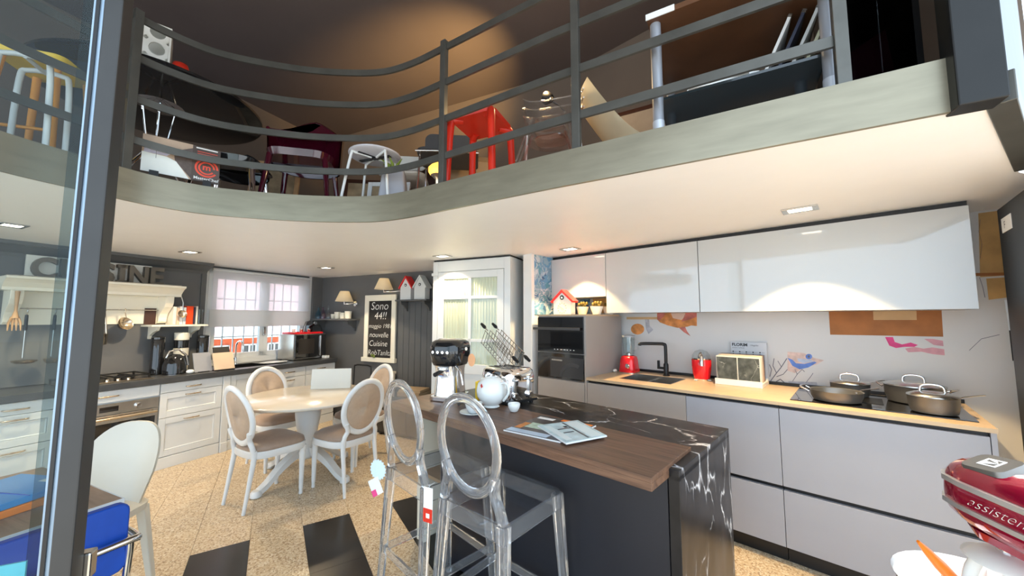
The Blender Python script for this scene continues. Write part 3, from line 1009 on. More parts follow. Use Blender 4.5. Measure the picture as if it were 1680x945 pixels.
MB().lathe([(.004, -.03), (.03, -.02), (.042, 0), (.04, .002), (.028, -.015)], 16).build('bowl', M_BRASS, t, smooth=60).rotation_euler = (0, R(75), 0)
MB().tube([(0, 0, .035), (0, .0, .12), (-.02, -.01, .18)], .005, 8).build('handle', M_STEEL, t, smooth=60)

# wall shelf with books
def shelf(name, label, F, loc, w_, d_, rz, mt, th=.02, brz=.13):
    t = thing(name, label, 'shelf', F, loc, rz)
    MB().box(0, -w_ / 2, -th, d_, w_ / 2, 0).build('shelf_board', mt, t, bevel=.002)
    for y in (-w_ / 2 + .06, w_ / 2 - .08):
        MB().prism([(0, -th - brz), (.02, -th - brz), (.03, -th - brz * .75), (d_ * .45, -th - brz * .45), (d_ * .75, -th - brz * .3), (d_ * .85, -th), (0, -th)], y, y + .025, 'y').build('bracket', mt, t)
    return t
shelf('wall_shelf', 'white shelf with curved brackets holding cookbooks beside the mantel', FL, (-.48, 2.117, 1.385), .49, .23, 0, M_CREAM)
solo(MB().box(0, 0, 0, .015, .09, .17), 'framed_card', mat('dark_brown', (.05, .02, .015), .5), 'dark brown card leaning on the shelf beside the corbel', 'card', FL, (-.46, 1.885, 1.386))
yb = 2.066
for wd, hh, nm, mt, lab in ((.03, .19, 'book', mat('bk1', (.78, .72, .62), .6), 'cream spined cookbook first in the shelf row'), (.028, .18, 'book', mat('bk2', (.62, .45, .34), .6), 'pale brown spined cookbook on the shelf'),
                        (.03, .195, 'book', M_PAPER, 'white spined cookbook on the shelf beside the pale brown one'), (.028, .185, 'book', mat('bk4', (.60, .64, .68), .6), 'pale grey spined cookbook leaning against the red orange one'),
                        (.065, .20, 'book', mat('bk5', (.72, .06, .01), .5), 'thick red orange cookbook on the wall shelf'), (.022, .19, 'book', mat('bk6', (.03, .03, .06), .5), 'navy cookbook right beside the red orange one'),
                        (.02, .20, 'book', mat('bk7', (.70, .66, .6), .6), 'off-white slim cookbook beside the glass jar')):
    t = thing(nm, lab, 'book', FL, (-.47, yb, 1.386), 0, 'cookbooks on the wall shelf')
    MB().box(0, .002, 0, .15, .005, hh).box(0, wd - .005, 0, .15, wd - .002, hh).box(.147, .005, 0, .15, wd - .005, hh).build('cover', mt, t)
    MB().box(.004, .005, .004, .146, wd - .005, hh - .005).build('pages', M_PAPER, t)
    yb += wd
t = thing('glass_jar', 'clear glass jar on the shelf at the end of the cookbooks', 'jar', FL, (-.38, 2.328, 1.386))
MB().lathe([(.026, 0), (.031, .004), (.033, .16), (.028, .17), (.028, .165), (.029, .01), (.018, .008)], 20).build('jar_body', M_CLEAR, t, smooth=40)

# things on the slate worktop
for x, y, lab in ((-.33, 1.965, 'tall black canister on the slate worktop beside the gas hob'), (-.33, 2.36, 'tall black canister on the slate worktop by the window end')):
    t = thing('canister', lab, 'canister', FL, (x, y, .876))
    MB().lathe([(.048, 0), (.055, .004), (.055, .35), (.05, .36)], 24).build('canister_body', M_BLKGLOSS, t, smooth=40)
    MB().lathe([(.056, 0), (.056, .02), (.03, .03)], 24, (0, 0, .36)).build('lid', M_BLKGLOSS, t, smooth=40)
for k in range(5):
    solo(MB().lathe([(.05, 0), (.064, .004), (.066, .08), (.060, .084)], 24), 'stacking_jar', M_CREAM if k % 2 == 0 else M_BLKGLOSS,
         ['lowest cream jar of the striped jar stack', 'lower black jar in the striped jar stack', 'middle cream jar of the striped jar stack', 'upper black jar in the striped jar stack', 'topmost cream jar of the striped jar stack'][k],
         'jar', FL, (-.37, 2.18, .876 + k * .0845), 0, 'jars in the striped stack', smooth=40)
t = thing('kettle', 'glossy black kettle with silver handle arch on the slate worktop', 'kettle', FL, (-.20, 2.06, .876))
MB().lathe([(.085, 0), (.10, .008), (.095, .10), (.075, .17), (.04, .20), (.01, .205)], 28).build('kettle_body', M_BLKGLOSS, t, smooth=50)
MB().lathe([(.088, 0), (.088, .014)], 28).build('base_ring', M_CHROME, t, smooth=40)
MB().tube([(0, -.075, .17), (0, -.05, .235), (0, .03, .25), (0, .09, .19), (0, .115, .08)], .011, 10).build('handle', M_CHROME, t, smooth=60)
MB().tube([(.06, -.05, .13), (.10, -.08, .18)], [.025, .012], 10).build('spout', M_BLKGLOSS, t, smooth=60)
solo(MB().sph((0, 0, .022), (.03, .035, .022)), 'garlic_pot', M_CHINA, 'tiny white pot beside the black kettle', 'pot', FL, (-.08, 2.145, .876), smooth=60)
t = thing('slate_board', 'dark grey board leaning on a low stand on the slate worktop', 'board', FL, (-.10, 2.27, .876))
m = MB(); m.M = Matrix.Rotation(R(-18), 4, 'Y'); m.box(0, -.08, 0, .012, .08, .21); m.build('panel', M_GREYPL, t)
MB().box(-.07, -.05, 0, .02, .05, .008).build('foot', M_BLACK, t)
t = thing('recipe_stand', 'tan cookbook propped on a black stand on the slate worktop', 'cookbook stand', FL, (-.05, 2.45, .876))
m = MB(); m.M = Matrix.Rotation(R(-20), 4, 'Y'); m.box(0, -.10, .01, .012, .10, .20); m.build('open_book', mat('tan_page', (.66, .50, .36), .6), t)
m = MB(); m.M = Matrix.Rotation(R(-20), 4, 'Y'); m.box(-.014, -.08, .008, -.002, .08, .27); m.build('back_plate', M_BLACK, t)
MB().box(-.10, -.09, 0, .03, .09, .01).build('stand_foot', M_BLACK, t)
t = thing('platter', 'flat white platter on the slate worktop in front of the microwave', 'platter', FL, (-.20, 3.10, .876))
MB().lathe([(.07, 0), (.15, .008), (.17, .016), (.165, .018), (.10, .008)], 28, sx=.6).build('dish', M_CHINA, t, smooth=50)
t = thing('microwave', 'silver microwave oven with black glass door on the slate worktop', 'microwave', FL, (-.53, 3.35, .886))
MB().box(0, 0, 0, .33, .50, .345).build('body', M_STEEL, t, bevel=.004)
MB().box(.33, .02, .015, .345, .40, .335).build('door', M_BLKGLASS, t, bevel=.003)
MB().box(.345, .06, .07, .348, .30, .28).build('door_window', mat('mw_win', (.03, .025, .022), .15, var=0), t)
MB().box(.33, .405, .015, .342, .49, .335).build('control_panel', M_BLKGLOSS, t, bevel=.003)
MB().box(.345, .385, .03, .362, .40, .32).build('door_handle', M_CHROME, t, bevel=.003)
for a in (.03, .28):
    for b in (.04, .46):
        MB().box(a, b - .015, -.010, a + .03, b + .015, 0).build('foot', M_BLACK, t)
t = thing('serving_tray', 'red tray on top of the microwave', 'tray', FL, (-.40, 3.62, 1.232))
MB().box(-.13, -.22, 0, .14, .22, .008).box(-.13, -.22, .008, -.12, .22, .024).box(.13, -.22, .008, .14, .22, .024).box(-.12, -.22, .008, .13, -.21, .024).box(-.12, .21, .008, .13, .22, .024).build('tray_base', M_RED, t, bevel=.002)
for k, (x, y) in enumerate(((-.03, -.12), (.05, -.06), (-.02, .0), (.06, .05))):
    solo(MB().lathe([(.015, 0), (.02, .004), (.024, .06), (.02, .06), (.016, .01)], 16), 'espresso_cup', M_CHROME if k % 2 else M_CHINA,
         ['white tall espresso cup at the outer edge of the red tray', 'steel espresso cup between two white cups on the red tray', 'white espresso cup in the middle of the red tray', 'steel espresso cup beside the capsule machine'][k],
         'cup', FL, (-.40 + x, 3.62 + y, 1.241), 0, 'cups on the red tray', smooth=50)
t = thing('capsule_machine', 'black capsule coffee machine on the red tray', 'coffee machine', FL, (-.40, 3.765, 1.241))
MB().box(-.10, -.035, 0, .08, .035, .015).build('drip_base', M_BLKGLOSS, t, bevel=.003)
MB().prism([(-.10, .015), (-.03, .015), (-.02, .09), (.05, .11), (.06, .14), (.04, .17), (-.03, .18), (-.09, .15)], -.033, .033, 'y').build('machine_body', M_BLKGLOSS, t, bevel=.008)
MB().cyl((.055, 0, .14), (.075, 0, .14), .024, n=16).build('round_front', M_CHROME, t, smooth=40)
MB().tube([(-.02, -.03, .17), (-.02, -.09, .16), (-.03, -.12, .08), (-.03, -.12, .0)], .004, 6).build('cable', M_BLACK, t, smooth=60)
solo(MB().prism(rrect(.09, .07, .015), 0, .04), 'soap_dish', M_CHINA, 'small white box at the end of the slate worktop', 'box', FL, (-.13, 3.80, .876), bevel=.006)

# ------------------------------------------------------------------ back wall (faces -y in FL; local x along the wall)
BW = 4.008
t = thing('bottle_shelf', 'grey wall shelf with bottles and cream pots beside the chalkboard', 'shelf', FL, (-.14, 4.019, 1.445))
MB().box(-.385, -.20, -.022, .43, 0, 0).build('shelf_board', M_GREYTRIM, t, bevel=.002)
for x in (-.34, .33):
    MB().prism([(0, -.18), (-.02, -.18), (-.03, -.14), (-.08, -.09), (-.15, -.07), (-.17, -.022), (0, -.022)], x, x + .03, 'x').build('bracket', M_GREYTRIM, t)
for x, mt, lab in ((-.48, pane('blue_glass', (.55, .82, .95), 1.6), 'blue tinted glass bottle on the grey wall shelf'), (-.38, pane('pink_glass', (.92, .70, .80), 1.6), 'pink tinted glass bottle on the grey wall shelf'),
                   (-.26, M_CLEAR, 'colourless glass bottle on the grey wall shelf')):
    t = thing('bottle', lab, 'bottle', FL, (x, 3.92, 1.446), 0, 'bottles on the grey wall shelf')
    MB().lathe([(.03, 0), (.045, .004), (.046, .04), (.03, .10), (.013, .13), (.012, .17), (.016, .175)], 18).build('bottle_body', mt, t, smooth=50)
    MB().sph((0, 0, .185), .014, 12, 8).build('stopper', M_CLEAR, t, smooth=60)
for k, (x, hh, r) in enumerate(((-.14, .07, .035), (-.05, .10, .045), (.06, .09, .045), (.17, .11, .05))):
    solo(MB().lathe([(r * .75, 0), (r * .85, .003), (r, hh), (r * .9, hh), (r * .7, .01)], 20), 'cream_pot', M_CREAM,
         ['smallest cream pot on the grey wall shelf next to the bottles', 'second cream pot from the bottles on the grey wall shelf', 'third cream pot from the bottles on the grey wall shelf', 'tallest cream pot on the grey wall shelf'][k],
         'pot', FL, (x, 3.91, 1.446), 0, 'cream pots on the grey wall shelf', smooth=50)

def wall_lamp(x, z, label, side):
    t = thing('wall_lamp', label, 'lamp', FL, (x, 4.008, z), 0, 'wall lamps with cream shades')
    MB().lathe([(.04, 0), (.04, .012), (.02, .02)], 20).build('wall_plate', M_CHROME, t, smooth=40).matrix_basis = Matrix.Translation((side, 0, -.06)) @ Matrix.Rotation(PI / 2, 4, 'X')
    MB().tube([(side, -.01, -.06), (side, -.07, -.06), (side * .5, -.10, -.07), (0, -.12, -.07), (0, -.12, .0)], .007, 8).build('arm', M_CHROME, t, smooth=60)
    MB().lathe([(.125, 0), (.062, .15), (.060, .15), (.122, 0)], 28, (0, -.12, -.03), cap=False).build('lamp_shade', M_SHADE, t, smooth=60)
    MB().sph((0, -.12, .03), .025, 12, 8).build('bulb', mat('wall_bulb', (1, 1, 1), .5, emit=(1.0, .80, .52), estr=9.0, var=0), t, smooth=60)
wall_lamp(.105, 1.73, 'cream shaded wall lamp on chrome bracket above the pots on the grey shelf', .10)
wall_lamp(.86, 1.885, 'cream shaded wall lamp on long arm between chalkboard and birdhouse clocks', .24)

t = thing('chalkboard', 'chalkboard with handwriting in a cream frame on the grey wall', 'chalkboard', FL, (.71, 4.006, .84))
f = MB()
f.box(-.29, -.03, .06, -.215, 0, .945).box(.215, -.03, .06, .29, 0, .945).box(-.215, -.03, .86, .215, 0, .945).box(-.31, -.05, 0, .31, 0, .06)
f.build('frame', M_CREAM, t, bevel=.004)
MB().box(-.215, -.015, .06, .215, -.005, .86).build('slate_panel', M_SLATE, t)
for s, x, z, sz in (('Sono', -.02, .735, .16), ('44!!', .0, .60, .15), ('maggio 1981', .0, .475, .085), ('nouvelle', -.02, .345, .105), ('Cuisine', -.03, .22, .115), ('RobTanIta', .0, .095, .105)):
    text(s, sz, M_CHALK, t, (x, -.0155, z), (PI / 2, 0, 0), name='chalk_writing', shear=.18, offset=-.0012)
t = thing('herb_sprig', 'small green sprig on the ledge of the chalkboard frame', 'sprig', FL, (.64, 3.945, .895))
for k in range(5):
    a = k * 1.26
    MB().sph((.02 * math.cos(a), .015 * math.sin(a), .02 + .006 * k), (.016, .012, .018), 8, 6).build('leaf', M_LEAF, t, smooth=60)

t = shelf('clock_shelf', 'grey wall shelf carrying two birdhouse clocks beside the curtained cabinet', FL, (1.37, 4.006, 1.70), .52, .17, -PI / 2, M_GREYTRIM)
def house_clock(x, y, z, F, rz, roof, label, wd=.225, hb=.16, hp=.31, dp=.10, face=False, group=None):
    t = thing('house_clock', label, 'clock', F, (x, y, z), rz, group)
    a = wd / 2 - .012
    MB().prism([(-a, 0), (a, 0), (a, hb), (0, hp - .015), (-a, hb)], -dp / 2, dp / 2, 'y').build('house_body', M_WPLAST if face else M_WHITELAC, t)
    for s in (-1, 1):
        MB().prism([(s * (wd / 2 + .006), hb - .015), (s * (wd / 2 + .016), hb), (0, hp + .012), (0, hp - .012)], -dp / 2 - .012, dp / 2 + .012, 'y').build('roof_slope', roof, t)
    m = MB()
    m.M = Matrix.Translation((0, -dp / 2, hb + .035)) @ Matrix.Rotation(PI / 2, 4, 'X')
    m.lathe([(.022 * wd / .225, 0), (.022 * wd / .225, .003)], 18)
    d = m.build('cuckoo_hole', M_BLACK, t)
    m = MB().sph((0, -dp / 2 - .004, hb + .033), (.011, .006, .011), 10, 6)
    m.build('bird', M_CHINA, t, smooth=60)
    if face:
        for k in range(12):
            an = k * PI / 6
            m = MB()
            m.M = Matrix.Translation((0, -dp / 2 - .001, hb * .47)) @ Matrix.Rotation(an, 4, 'Y')
            m.box(-.003, -.001, .036 * wd / .2, .003, .001, .047 * wd / .2)
            m.build('hour_mark', M_SAND, t)
        for an, L in ((R(-60), .032), (R(120), .024)):
            m = MB()
            m.M = Matrix.Translation((0, -dp / 2 - .002, hb * .47)) @ Matrix.Rotation(an, 4, 'Y')
            m.box(-.002, -.001, 0, .002, .001, L)
            m.build('clock_hand', M_SAND, t)
    return t
house_clock(1.255, 3.925, 1.701, FL, 0, M_ROOFRED, 'white birdhouse clock with red roof edges on the grey shelf', wd=.20, group='birdhouse clocks on the grey shelf')
house_clock(1.490, 3.925, 1.701, FL, 0, M_WHITELAC, 'all white birdhouse clock on the grey shelf', wd=.20, group='birdhouse clocks on the grey shelf')

# low black cabinet with boxes against the back wall
t = thing('low_cabinet', 'low black cabinet against the grey wall behind the dining chairs', 'cabinet', FL, (1.50, 3.80, 0))
MB().box(-.45, -.17, .02, .50, .19, .46).build('body', M_BLACK, t, bevel=.004)
MB().box(-.46, -.185, .46, .51, .19, .485).build('top_board', M_BLKGLOSS, t, bevel=.003)
for s in (-.42, .44):
    MB().box(s, -.15, 0, s + .03, .17, .02).build('foot', M_BLACK, t)
MB().box(-.44, -.178, .05, .02, -.17, .44).build('door', M_BLKGLOSS, t)
MB().box(.03, -.178, .05, .49, -.17, .44).build('door', M_BLKGLOSS, t)
for k, (mt, hh, lab) in enumerate(((M_CARD, .05, 'lower brown box on the low black cabinet'), (mat('book_tan', (.50, .36, .22), .6), .03, 'tan book lying on the brown box'))):
    solo(MB().box(-.17 + .02 * k, -.12, 0, .17 - .02 * k, .12, hh), 'flat_box', mt, lab, 'box', FL, (1.50, 3.80, .486 + k * .051), .15 * k)
solo(MB().box(-.09, -.09, 0, .09, .09, .70).box(-.10, -.10, .70, .10, .10, .73), 'plant_pedestal', M_CREAM, 'cream square pedestal standing beside the low black cabinet', 'pedestal', FL, (.93, 3.89, 0), bevel=.003)
t = thing('tubular_rack', 'black tubular towel rack standing at the grey wall under the chalkboard', 'rack', FL, (.52, 3.88, 0))
MB().tube(spline([(-.16, 0, 0), (-.16, 0, .70), (-.13, 0, .79), (0, 0, .80), (.13, 0, .79), (.16, 0, .70), (.16, 0, 0)], 5), .010, 8).build('tube_frame', M_BLACK, t, smooth=60)
MB().box(-.18, -.09, 0, -.14, .09, .012).build('foot', M_BLACK, t)
MB().box(.14, -.09, 0, .18, .09, .012).build('foot', M_BLACK, t)
MB().cyl((-.155, 0, .45), (.155, 0, .45), .008, n=8).build('crossbar', M_BLACK, t, smooth=60)

# tall curtained cabinet
t = thing('curtained_cabinet', 'tall white corner cabinet with glazed door and gathered cream curtains', 'cabinet', FL, (2.13, 3.32, 0))
MB().box(0, .02, .0, .94, .62, 2.07).build('body', M_WHITELAC, t)
MB().box(0, -.012, 0, .06, .02, 2.07).build('corner_post', M_WHITELAC, t, bevel=.003)
MB().box(.87, -.012, 0, .94, .02, 2.07).build('corner_post', M_WHITELAC, t, bevel=.003)
MB().box(.06, -.006, 1.955, .87, .02, 2.07).build('header', M_WHITELAC, t, bevel=.003)
MB().box(-.012, -.026, 1.915, .072, .02, 1.945).build('post_cap', M_WHITELAC, t, bevel=.003)
d = MB()
d.box(.065, -.010, .10, .14, .02, 1.95).box(.79, -.010, .10, .865, .02, 1.95).box(.14, -.010, 1.875, .79, .02, 1.95).box(.14, -.010, .88, .79, .02, .98).box(.14, -.010, .10, .79, .02, .17)
door = d.build('door', M_WHITELAC, t, bevel=.003)
MB().box(.14, 0, .17, .79, .012, .88).build('lower_field', M_WHITELAC, door)
MB().box(.45, -.008, .98, .485, .015, 1.875).build('muntin', M_WHITELAC, door, bevel=.002)
for z in (1.655, 1.21):
    MB().box(.14, -.008, z, .79, .015, z + .03).build('muntin', M_WHITELAC, door, bevel=.002)
for x0, x1 in ((.14, .45), (.485, .79)):
    for z0, z1 in ((.98, 1.21), (1.24, 1.655), (1.685, 1.875)):
        MB().box(x0, .003, z0, x1, .006, z1).build('glass_pane', M_GLASS, door)
for x0, x1 in ((.14, .46), (.475, .79)):
    for z0, z1 in ((.97, 1.65), (1.66, 1.88)):
        n = 44
        rows = []
        for zz in (z0, (z0 + z1) / 2, z1):
            rows.append([(x0 + (x1 - x0) * k / n, .0125 + .0055 * math.sin(k * 1.35 + .4 * math.sin(k * .7) + x0 * 20), zz) for k in range(n + 1)])
        MB().grid(rows, .0015, (0, 1, 0)).build('curtain', M_CURTAIN, t, smooth=60)
MB().tube([(.085, -.010, .90), (.085, -.035, .92), (.085, -.035, 1.01), (.085, -.010, 1.03)], .006, 8).build('door_handle', M_BRASS, door, smooth=60)
MB().box(.005, -.005, 2.07, .935, .61, 2.086).build('shadow_gap', M_BLACK, t)

# ================================================================== DINING TABLE AND CHAIRS
TC = Vector((-1.92, 3.56, 0))
t = thing('pedestal_table', 'round white dining table on a turned pedestal with four arched feet', 'table', FW, TC)
MB().lathe([(.54, .695), (.56, .70), (.57, .712), (.57, .722), (.56, .73)], 56).build('tabletop', M_TABLEW, t, smooth=40)
MB().lathe([(.10, .66), (.30, .68), (.30, .695)], 32).build('apron', M_CHAIRW, t, smooth=40)
MB().lathe([(.06, .16), (.095, .18), (.10, .20), (.085, .24), (.075, .30), (.085, .40), (.105, .52), (.11, .57), (.10, .60), (.115, .62), (.12, .66)], 28).build('pedestal_column', M_CHAIRW, t, smooth=50)
for k in range(4):
    a = R(70 + 90 * k)
    pts = spline([(0, 0, .235), (.12, 0, .225), (.26, 0, .16), (.38, 0, .07), (.46, 0, .03)], 5)
    hs = [.075 - .035 * i / (len(pts) - 1) for i in range(len(pts))]
    rings = []
    for i, p in enumerate(pts):
        wdt = .038 - .008 * i / (len(pts) - 1)
        rings.append([(p.x, -wdt, p.z - hs[i] / 2), (p.x, wdt, p.z - hs[i] / 2), (p.x, wdt, p.z + hs[i] / 2), (p.x, -wdt, p.z + hs[i] / 2)])
    m = MB().loft(rings)
    m.lathe([(.03, 0), (.042, .008), (.042, .04), (.03, .055)], 16, (.465, 0, 0))
    m.build('foot', M_CHAIRW, t, smooth=45).rotation_euler = (0, 0, a)

def seat_outline(s=1.0, n=40):
    o = []
    for j in range(n):
        a = 2 * PI * j / n
        c, sn = math.cos(a), math.sin(a)
        x = math.copysign(abs(c) ** .55, c) * .225
        y = math.copysign(abs(sn) ** .6, sn) * .215
        x *= (1.0 + .10 * (y / .215))
        o.append((x * s, y * s))
    return o

def make_chair(label):
    t = thing('dining_chair', label, 'chair', FW, (0, 0, 0), 0, 'oval back chairs round the table')
    ring = lambda s, z: [(x, y, z) for x, y in seat_outline(s)]
    MB().loft([ring(.97, .375), ring(1.0, .385), ring(1.0, .425), ring(.98, .43)]).build('seat_rail', M_CHAIRW, t, smooth=40)
    MB().loft([ring(.95, .428), ring(.975, .44), ring(.95, .462), ring(.8, .482), ring(.45, .492)]).build('seat_cushion', M_SEATF, t, smooth=60)
    legp = [(.012, 0), (.016, .008), (.013, .03), (.016, .05), (.019, .20), (.023, .31), (.026, .33), (.020, .345), (.026, .36), (.027, .395)]
    for x, y in ((-.185, .165), (.185, .165)):
        MB().lathe(legp, 14, (x, y, 0)).build('leg', M_CHAIRW, t, smooth=50)
    for x in (-.15, .15):
        sx = 1 if x > 0 else -1
        m = MB()
        pts = [(x * 1.04, -.245, 0), (x * 1.02, -.215, .20), (x, -.19, .38), (x * 1.0, -.195, .44)]
        m.tube(spline(pts, 4), [.013, .013, .014, .015, .016, .017, .018, .019, .02, .021, .022, .022, .022], 12)
        m.build('leg', M_CHAIRW, t, smooth=50)
        m = MB()
        pts = [(x, -.195, .42), (x * .98, -.205, .47), (x * .86, -.215, .51), (x * .93, -.225, .545), (x * 1.02, -.232, .58)]
        m.tube(spline(pts, 3), .019, 10)
        m.build('back_post', M_CHAIRW, t, smooth=60)
    zc, rx, rz, tl = .70, .180, .215, .22
    P = lambda a, s=1.0: (rx * s * math.cos(a), -.245 - tl * (rz * s * math.sin(a)) + .012 * math.cos(2 * a), zc + rz * s * math.sin(a))
    ring_ = [P(2 * PI * k / 40) for k in range(40)]
    MB().tube(ring_, .0255, 10, closed=True, flat=.75).build('back_frame', M_CHAIRW, t, smooth=60)
    for sgn, off in ((1, .012), (-1, -.012)):
        rings = []
        for s, d in ((.92, 0), (.85, .012), (.6, .019), (.25, .022), (.02, .023)):
            rings.append([(P(2 * PI * k / 32, s)[0], P(2 * PI * k / 32, s)[1] + sgn * (d + .004), P(2 * PI * k / 32, s)[2]) for k in range(32)])
        MB().loft(rings, False, True).build('back_pad', M_FABRIC, t, smooth=60)
    return t

def face(dx, dy):          # rotation that turns local +y to (dx, dy)
    return math.atan2(dy, dx) - PI / 2
ch = make_chair('oval back dining chair turned with its back to the white drawers, near the floor stripes')
spots_ = [((-2.00, 3.145), (.50, .866), None),
          ((-1.475, 3.375), (-.84, .54), 'oval back dining chair with its back to the clear bar stools'),
          ((-2.37, 3.84), (.86, -.50), 'oval back dining chair with its back to the sink cabinets'),
          ((-1.60, 3.99), (-.55, -.835), 'oval back dining chair with its back to the chalkboard')]
for k, ((x, y), (dx, dy), lab) in enumerate(spots_):
    if k == 0:
        place(ch, FW, (x, y, 0), face(dx, dy))
    else:
        dup(ch, FW, (x, y, 0), face(dx, dy), lab)
# white card sign on the table
t = thing('card_sign', 'blank folded white card sign standing on the round table', 'sign', FW, (-1.865, 3.86, .731), math.atan2(.068, .368))
m = MB(); m.M = Matrix.Rotation(R(-8), 4, 'X'); m.box(-.19, 0, 0, .19, .003, .20); m.build('front_panel', mat('sign_card', (.56, .59, .58), .4, var=.01), t)
m = MB(); m.M = Matrix.Translation((0, .06, 0)) @ Matrix.Rotation(R(9), 4, 'X'); m.box(-.19, 0, 0, .19, .003, .20); m.build('rear_panel', M_PAPER, t)

# ================================================================== ISLAND (frame FR: x along the run, y towards the kitchen wall)
t = thing('kitchen_island', 'kitchen island with black marble top and waterfall end and a walnut breakfast bar', 'island', FR, (0, 0, 0))
IX0, IX1, IY0, IY1 = -2.24, -.50, -1.36, -.66
MB().box(-1.93, IY0 + .012, 0.06, IX1 - .04, IY1 - .03, .86).build('cabinet_body', mat('navy_black', (.011, .012, .016), .42, var=.05), t)
MB().box(-1.90, IY0 + .05, 0, IX1 - .06, IY1 - .08, .06).build('plinth', M_BLACK, t)
MB().box(-1.93, IY0, .02, IX1 - .045, IY0 + .012, .858).build('front_panel', mat('blueblack_panel', (.011, .0125, .019), .42, var=.04), t, bevel=.001)
MB().box(IX1 - .04, IY0 - .005, 0, IX1, IY1 + .005, .88).build('waterfall_end', M_MARBLE, t, bevel=.002)
MB().box(IX0, IY0 - .005, .86, IX1, IY1 + .005, .90).build('marble_top', M_MARBLE, t, bevel=.002)
MB().box(IX0 - .005, -1.525, .896, -.535, -1.115, .915).box(IX0 - .005, -1.525, .868, -.535, -1.497, .8965).box(-.563, -1.497, .868, -.535, IY0 - .006, .8965).box(IX0 - .005, -1.497, .868, IX0 + .02, IY0 - .006, .8965).build('walnut_bar', M_WALNUT, t, bevel=.002)
MB().box(IX0 + .03, IY0 + .02, 0, IX0 + .07, IY1 - .03, .86).build('end_panel', M_CREAM, t, bevel=.002)
MB().box(-1.96, IY0 + .02, 0, -1.93, IY1 - .03, .86).build('inner_panel', M_WHITELAC, t, bevel=.002)
MB().box(IX0 + .07, IY1 - .06, .05, -1.96, IY1 - .04, .86).build('niche_back', M_GREYTRIM, t)
MB().box(IX0 + .07, IY0 + .02, .42, -1.96, IY1 - .06, .44).build('niche_shelf', M_OAK, t)
t = thing('wooden_vase', 'carved brown wooden vase standing in the open island niche', 'vase', FR, (-2.065, -1.10, .441))
MB().lathe([(.055, 0), (.07, .01), (.075, .16), (.066, .24), (.07, .26), (.058, .255), (.04, .20)], 20).build('vase_body', wood('carved_wood', (.05, .02, .01), (.42, .2, .08), stretch=(6, 6, 3), scale=4), t, smooth=50)
for k in range(8):
    a = k * PI / 4
    MB().sph((.070 * math.cos(a), .070 * math.sin(a), .10 + .05 * (k % 2)), (.022, .022, .05), 8, 6).build('carving', M_TANWOOD, t, smooth=60)

# ---- things on the island
IT = .916
# coffee machine
t = thing('espresso_machine', 'retro espresso machine with black dome and chrome body on the walnut bar', 'coffee machine', FR, (-2.03, -1.22, IT), R(22))
MB().prism(rrect(.19, .24, .04, 5), 0, .03).build('drip_base', M_CHROME, t, bevel=.004)
rings = []
for z, s in ((.03, .92), (.08, .88), (.15, .84), (.20, .86), (.225, .92)):
    rings.append([(x, y, z) for x, y in rrect(.19 * s, .20 * s, .05 * s, 5)])
MB().loft(rings).build('chrome_body', M_CHROME, t, smooth=50)
rings = []
for z, s in ((.225, .95), (.25, 1.06), (.30, 1.14), (.345, 1.14), (.375, 1.06), (.39, .85), (.395, .4)):
    rings.append([(x, y, z) for x, y in rrect(.205 * s, .22 * s, .07 * s, 6)])
MB().loft(rings).build('dome', M_BLKGLOSS, t, smooth=60)
MB().loft([[(x, y, .392) for x, y in rrect(.15, .16, .05, 5)], [(x, y, .40) for x, y in rrect(.13, .14, .05, 5)]]).build('cup_warmer', M_CHROME, t, smooth=50)
for k in range(4):
    MB().cyl((-.055 + k * .036, -.128, .315), (-.055 + k * .036, -.134, .315), .009, n=12).build('button', M_CHROME, t, smooth=40)
MB().tube([(.08, -.06, .22), (.12, -.08, .20), (.135, -.085, .15), (.145, -.09, .11)], [.008, .007, .006, .005], 8).build('steam_wand', M_CHROME, t, smooth=60)
MB().cyl((.105, -.02, .33), (.135, -.03, .335), .012, n=12).build('steam_knob', M_CHROME, t, smooth=50)
MB().cyl((0, -.09, .20), (0, -.09, .215), .04, n=20).build('brew_head', M_STEEL, t, smooth=40)
MB().tube([(0, -.10, .195), (0, -.19, .18)], [.012, .014], 10).build('filter_handle', M_BLACK, t, smooth=60)
t = thing('orange_tag', 'round orange tag hanging from the espresso machine knob', 'tag', FR, (-1.882, -1.160, IT + .22), R(22))
MB().prism([(x, y + .04) for x, y in oval(.026, .042, 20)], -.002, .002, 'y').build('tag_card', mat('peach', (.85, .42, .2), .5), t)
MB().tube([(0, 0, .08), (-.005, 0, .10), (-.012, .003, .112)], .0015, 5).build('string', M_WHITELAC, t)
# teapot
t = thing('teapot', 'round white teapot with small red emblem on the walnut bar', 'teapot', FR, (-1.645, -1.203, IT), R(-20))
MB().lathe([(.045, 0), (.05, .006), (.042, .014), (.065, .03), (.088, .07), (.092, .10), (.082, .145), (.055, .172), (.040, .178), (.036, .172), (.03, .16)], 32).build('pot_body', M_CHINA, t, smooth=60)
MB().tube(spline([(-.085, 0, .07), (-.12, 0, .09), (-.135, 0, .13), (-.15, 0, .15)], 4), [.018] * 4 + [.014] * 4 + [.010] * 5, 10).build('spout', M_CHINA, t, smooth=60)
MB().tube(spline([(.07, .03, .15), (.11, .05, .15), (.12, .055, .10), (.085, .04, .05)], 4), .008, 8).build('handle', M_CHINA, t, smooth=60)
e = MB()
for dx, dz in ((0, .008), (-.008, 0), (.008, 0), (0, -.006)):
    e.sph((.030 + dx, -.079, .135 + dz), (.006, .003, .006), 8, 6)
e.build('red_emblem', M_REDPL, t, smooth=60)
solo(MB().box(-.012, -.03, 0, .012, .03, .13), 'sponge', M_YELLOW, 'yellow sponge standing behind the white teapot', 'sponge', FR, (-1.82, -1.150, IT), R(20), bevel=.006)
